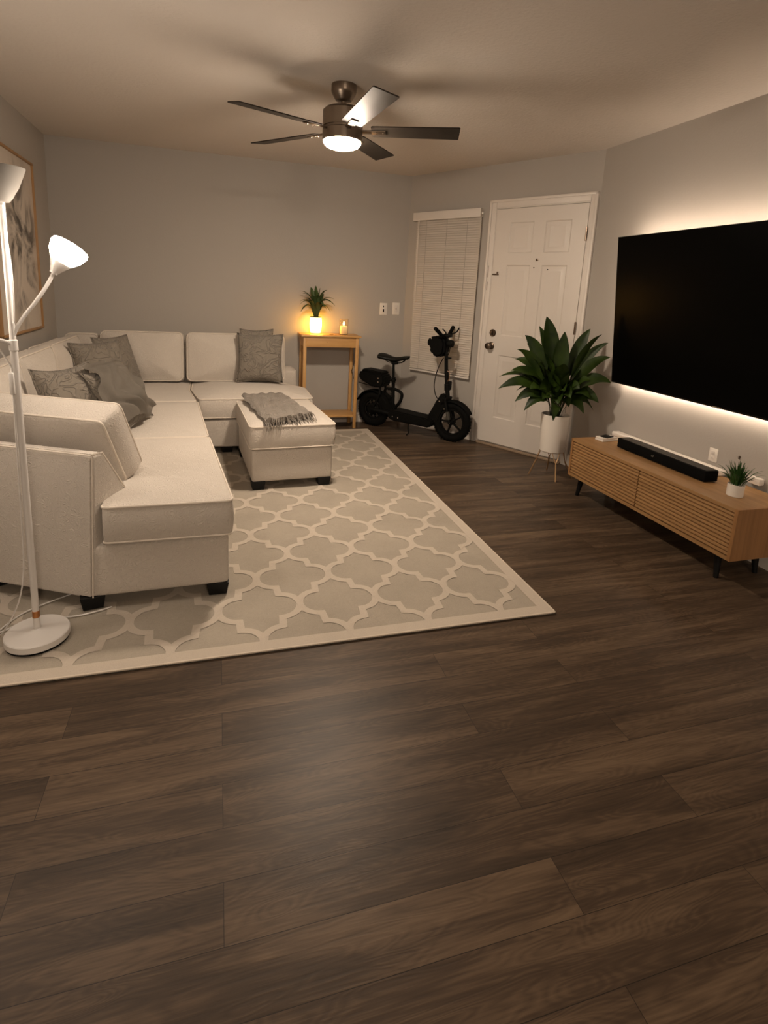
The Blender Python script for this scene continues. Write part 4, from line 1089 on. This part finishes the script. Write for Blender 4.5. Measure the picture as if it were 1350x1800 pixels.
# ------------------------------------------------------------------ ceiling fan
FX, FY = .681, 3.258
fn = thing('ceiling_fan', 'dark bronze five blade ceiling fan with a lit round lamp', 'ceiling fan', (FX, FY, H)); FM = Matrix.Translation((FX, FY, 0))
ob('canopy', lambda bm: lathe(bm, [(0, H), (.070, H), (.070, 2.405), (.066, 2.395), (.052, 2.372), (.044, 2.360), (.014, 2.356), (0, 2.356)], 40, M=FM), BRZ, fn)
ob('downrod', lambda bm: lathe(bm, [(0, 2.37), (.014, 2.37), (.014, 2.335), (.022, 2.330), (.028, 2.322), (0, 2.322)], 24, M=FM), BRZ, fn)
ob('motor_housing', lambda bm: lathe(bm, [(0, 2.326), (.050, 2.326), (.098, 2.318), (.113, 2.304), (.113, 2.222), (.105, 2.222), (.105, 2.208), (0, 2.208)], 56, M=FM), BRZ, fn)
lk = ob('light_housing', lambda bm: lathe(bm, [(0, 2.210), (.108, 2.210), (.113, 2.206), (.113, 2.150), (.108, 2.147), (0, 2.147)], 56, M=FM), BRZ, fn)
ob('lamp_glass', lambda bm: lathe(bm, [(.098, 2.149), (.106, 2.1475), (.1055, 2.141), (.099, 2.130), (.083, 2.119), (.055, 2.110), (.025, 2.107), (0, 2.106), (0, 2.148)], 56, M=FM), emit('lamp_glass_light', FAN_C, FAN_L), lk, 60)
for k_, (deg, R_) in enumerate(((202.5, .655), (130, .675), (51, .63), (-21.5, .655), (-86, .70))):
    a = radians(deg)
    M = FM @ Matrix.Rotation(a, 4, 'Z') @ Matrix.Translation((0, 0, 2.205)) @ Matrix.Rotation(radians(-11), 4, 'X')
    def bl_(bm, M=M, R_=R_):
        pts = [(.165, -.050), (.172, -.056), (R_-.006, -.066), (R_, -.060), (R_-.004, .062), (R_-.010, .066), (.172, .056), (.165, .050)]
        prism(bm, pts, -.003, .003, M=M)
    b_o = ob('blade', bl_, BLADE, fn, 20)
    def br_(bm, a=a, M=M):
        box(bm, .09, .175, -.016, .016, -.008, .002, .003, M=M); box(bm, .165, .245, -.022, .022, -.009, -.003, .003, M=M)
        for x, y in ((.19, -.012), (.19, .012), (.23, 0)): lathe(bm, [(0, -.012), (.004, -.0115), (.005, -.009), (0, -.009)], 8, M=M @ Matrix.Translation((x, y, 0)))
    ob('blade_arm', br_, BRZ, b_o)

# ------------------------------------------------------------------ dining ceiling lamp behind the viewer
dl = thing('ceiling_lamp', 'round flush white ceiling lamp of the dining area behind the viewer', 'lamp', (.5, -2.4, H)); DM = Matrix.Translation((.5, -2.4, 0))
ob('lamp_pan', lambda bm: lathe(bm, [(0, H), (.19, H), (.19, H-.03), (.175, H-.03), (0, H-.03)], 48, M=DM), WMET, dl)
ob('glass_dome', lambda bm: lathe(bm, [(.175, H-.03), (.17, H-.055), (.14, H-.09), (.08, H-.115), (0, H-.122), (0, H-.03)], 48, M=DM), emit('dome_light', DOME_C, DOME_L), dl, 60)

# ------------------------------------------------------------------ floor lamp
LX, LY = -.652, 2.070
fl = thing('floor_lamp', 'white floor lamp with flexible arms and one glowing shade, left of the sofa', 'lamp', (LX, LY, 0)); LM = Matrix.Translation((LX, LY, 0))
BZ = .0118
bs = ob('lamp_base', lambda bm: lathe(bm, [(0, BZ+.004), (.100, BZ+.004), (.106, BZ+.008), (.106, BZ+.030), (.103, BZ+.033), (.02, BZ+.042), (.013, BZ+.046), (.013, BZ+.052), (0, BZ+.052)], 64, M=LM), WMET, fl)
ob('base_pad', lambda bm: lathe(bm, [(0, BZ-.001), (.103, BZ-.001), (.103, BZ+.005), (0, BZ+.005)], 48, M=LM), RUBBER, bs)
pole = ob('pole', lambda bm: lathe(bm, [(0, BZ+.04), (.0115, BZ+.04), (.0115, 1.08), (.0135, 1.082), (.0135, 1.115), (.0095, 1.118), (.0095, 1.555), (0, 1.555)], 24, M=LM), WMET, fl)
ob('copper_collar', lambda bm: lathe(bm, [(.0112, .100), (.0124, .101), (.0124, .126), (.0112, .127)], 24, M=LM, closed=True), COPPER, pole)
ob('uplight_bowl', lambda bm: lathe(bm, [(0, 1.548), (.022, 1.550), (.030, 1.560), (.052, 1.600), (.070, 1.648), (.072, 1.655), (.069, 1.655), (.050, 1.607), (.026, 1.568), (0, 1.562)], 48, M=LM), mat('frosted_bowl_plastic', (.17, .155, .138), .6, spec=.1), fl)
a1 = [(-.652, 2.068, 1.06), (-.652, 2.068, 1.112), (-.640, 2.072, 1.153), (-.613, 2.08, 1.2), (-.584, 2.088, 1.24), (-.552, 2.096, 1.291), (-.531, 2.1, 1.330), (-.524, 2.102, 1.345)]
ga = ob('gooseneck_arm', lambda bm: tube(bm, a1, .0062, 10, smooth=5), WMET, fl)
def shade(base_, axis, par_arm):
    ax = Vector(axis).normalized(); M = frame(base_, (0, 1, 0) if abs(ax.y) < .9 else (1, 0, 0), ax)
    ob('lamp_socket', lambda bm: lathe(bm, [(0, 0), (.0125, 0), (.0135, .006), (.022, .022), (.034, .044), (.0345, .047), (.031, .047), (0, .03)], 36, M=M), WMET, par_arm)
    ob('lamp_shade', lambda bm: lathe(bm, [(.030, .044), (.036, .047), (.052, .070), (.060, .095), (.0575, .108), (.050, .113), (.030, .118), (0, .120), (0, .05)], 40, M=M), emit('glowing_shade', SHADE_C, SHADE_L) if 'SHM' not in globals() else SHM, par_arm, 60)
SHM = emit('glowing_shade_light', SHADE_C, SHADE_L)
shade((-.528, 2.101, 1.338), (.53, .08, .85), ga)
a2 = [(-.652, 2.066, 1.06), (-.655, 2.064, 1.10), (-.690, 2.05, 1.118), (-.76, 2.03, 1.125), (-.84, 2.0, 1.18), (-.90, 1.98, 1.26)]
gb = ob('gooseneck_arm', lambda bm: tube(bm, a2, .0062, 10, smooth=5), WMET, fl)
shade((-.905, 1.978, 1.268), (-.5, -.1, .85), gb)
cord = ob('power_cord', lambda bm: tube(bm, [(-.69, 2.055, 1.09), (-.664, 2.06, 1.035), (-.660, 2.056, 1.007), (-.660, 2.057, .95), (-.663, 2.058, .80), (-.668, 2.058, .51), (-.676, 2.06, .30), (-.70, 2.052, .17), (-.775, 2.10, .03), (-.80, 2.145, .0150), (-.76, 2.24, .0150), (-.70, 2.30, .0150), (-.60, 2.37, .0150), (-.52, 2.44, .0150)], .0028, 6, smooth=8), WMET, fl)
ob('inline_switch', lambda bm: box(bm, -.667, -.652, 2.046, 2.058, .935, 1.01, .004), WMET, cord)
ob('upper_cord', lambda bm: tube(bm, [(-.650, 2.060, 1.54), (-.642, 2.058, 1.44), (-.636, 2.058, 1.34), (-.637, 2.058, 1.25), (-.642, 2.060, 1.17)], .0025, 6, smooth=6), WMET, fl)
o = ob('loose_cable', lambda bm: tube(bm, [(-.95, 2.10, .0150), (-.80, 2.13, .0150), (-.72, 2.20, .0150), (-.62, 2.19, .0150), (-.55, 2.19, .0150), (-.49, 2.205, .0150), (-.43, 2.23, .0150)], .0028, 6, smooth=8), WMET)
tag(o, 'thin white cable running across the rug behind the floor lamp base', 'cable')

# ------------------------------------------------------------------ framed print on the left wall
LWd = (A-AL).normalized(); LWn = nin(AL, A)
PWM = Matrix(((LWd.x, LWn.x, 0, AL.x), (LWd.y, LWn.y, 0, AL.y), (0, 0, 1, 0), (0, 0, 0, 1)))     # s along the wall, t out, z up
sR = (4.865-YR); sL = sR-.92; z0, z1 = .925, 2.13
pc = thing('framed_picture', 'large oak framed abstract grey and cream print on the left wall', 'picture', PWM @ Vector(((sL+sR)/2, .01, z0)))
def fr_(bm):
    w_ = .016
    for q in ((sL, sR, z0, z0+w_), (sL, sR, z1-w_, z1), (sL, sL+w_, z0, z1), (sR-w_, sR, z0, z1)):
        box(bm, q[0], q[1], .001, .028, q[2], q[3], .002, M=PWM)
ob('frame', fr_, FRAMEW, pc)
ART, t_, b_ = nt('abstract_wash')
tc = N(t_, 'ShaderNodeTexCoord'); mp = N(t_, 'ShaderNodeMapping'); mp.inputs['Scale'].default_value = (1, 2.1, 1.7); mp.inputs['Location'].default_value = (0, .4, .3); t_.links.new(tc.outputs['Object'], mp.inputs[0])
n1 = N(t_, 'ShaderNodeTexNoise', i_Scale=1.5, i_Detail=5., i_Roughness=.55, i_Distortion=1.4); t_.links.new(mp.outputs[0], n1.inputs['Vector'])
r = N(t_, 'ShaderNodeValToRGB'); e = r.color_ramp.elements; e[0].position = .40; e[0].color = (.07, .06, .05, 1); e[1].position = .58; e[1].color = (.58, .51, .44, 1)
k_ = e.new(.45); k_.color = (.20, .175, .15, 1); k_ = e.new(.50); k_.color = (.42, .37, .32, 1)
t_.links.new(n1.outputs[0], r.inputs[0])
# the brushwork stays in the middle of the sheet
dm = N(t_, 'ShaderNodeVectorMath', operation='MULTIPLY'); dm.inputs[1].default_value = (1, 1, .62); t_.links.new(tc.outputs['Object'], dm.inputs[0])
ds = N(t_, 'ShaderNodeVectorMath', operation='DISTANCE'); ds.inputs[1].default_value = (0, .12, .36); t_.links.new(dm.outputs[0], ds.inputs[0])
mk = N(t_, 'ShaderNodeMapRange', i_1=.22, i_2=.42, i_3=0., i_4=1.); t_.links.new(ds.outputs['Value'], mk.inputs[0])
mx = N(t_, 'ShaderNodeMix', data_type='RGBA'); mx.inputs[7].default_value = (.56, .49, .42, 1); t_.links.new(mk.outputs[0], mx.inputs[0]); t_.links.new(r.outputs[0], mx.inputs[6])
t_.links.new(mx.outputs[2], b_.inputs['Base Color']); b_.inputs['Roughness'].default_value = .35
ob('print', lambda bm: box(bm, sL+.014, sR-.014, .002, .014, z0+.014, z1-.014, M=PWM), ART, pc, 0)
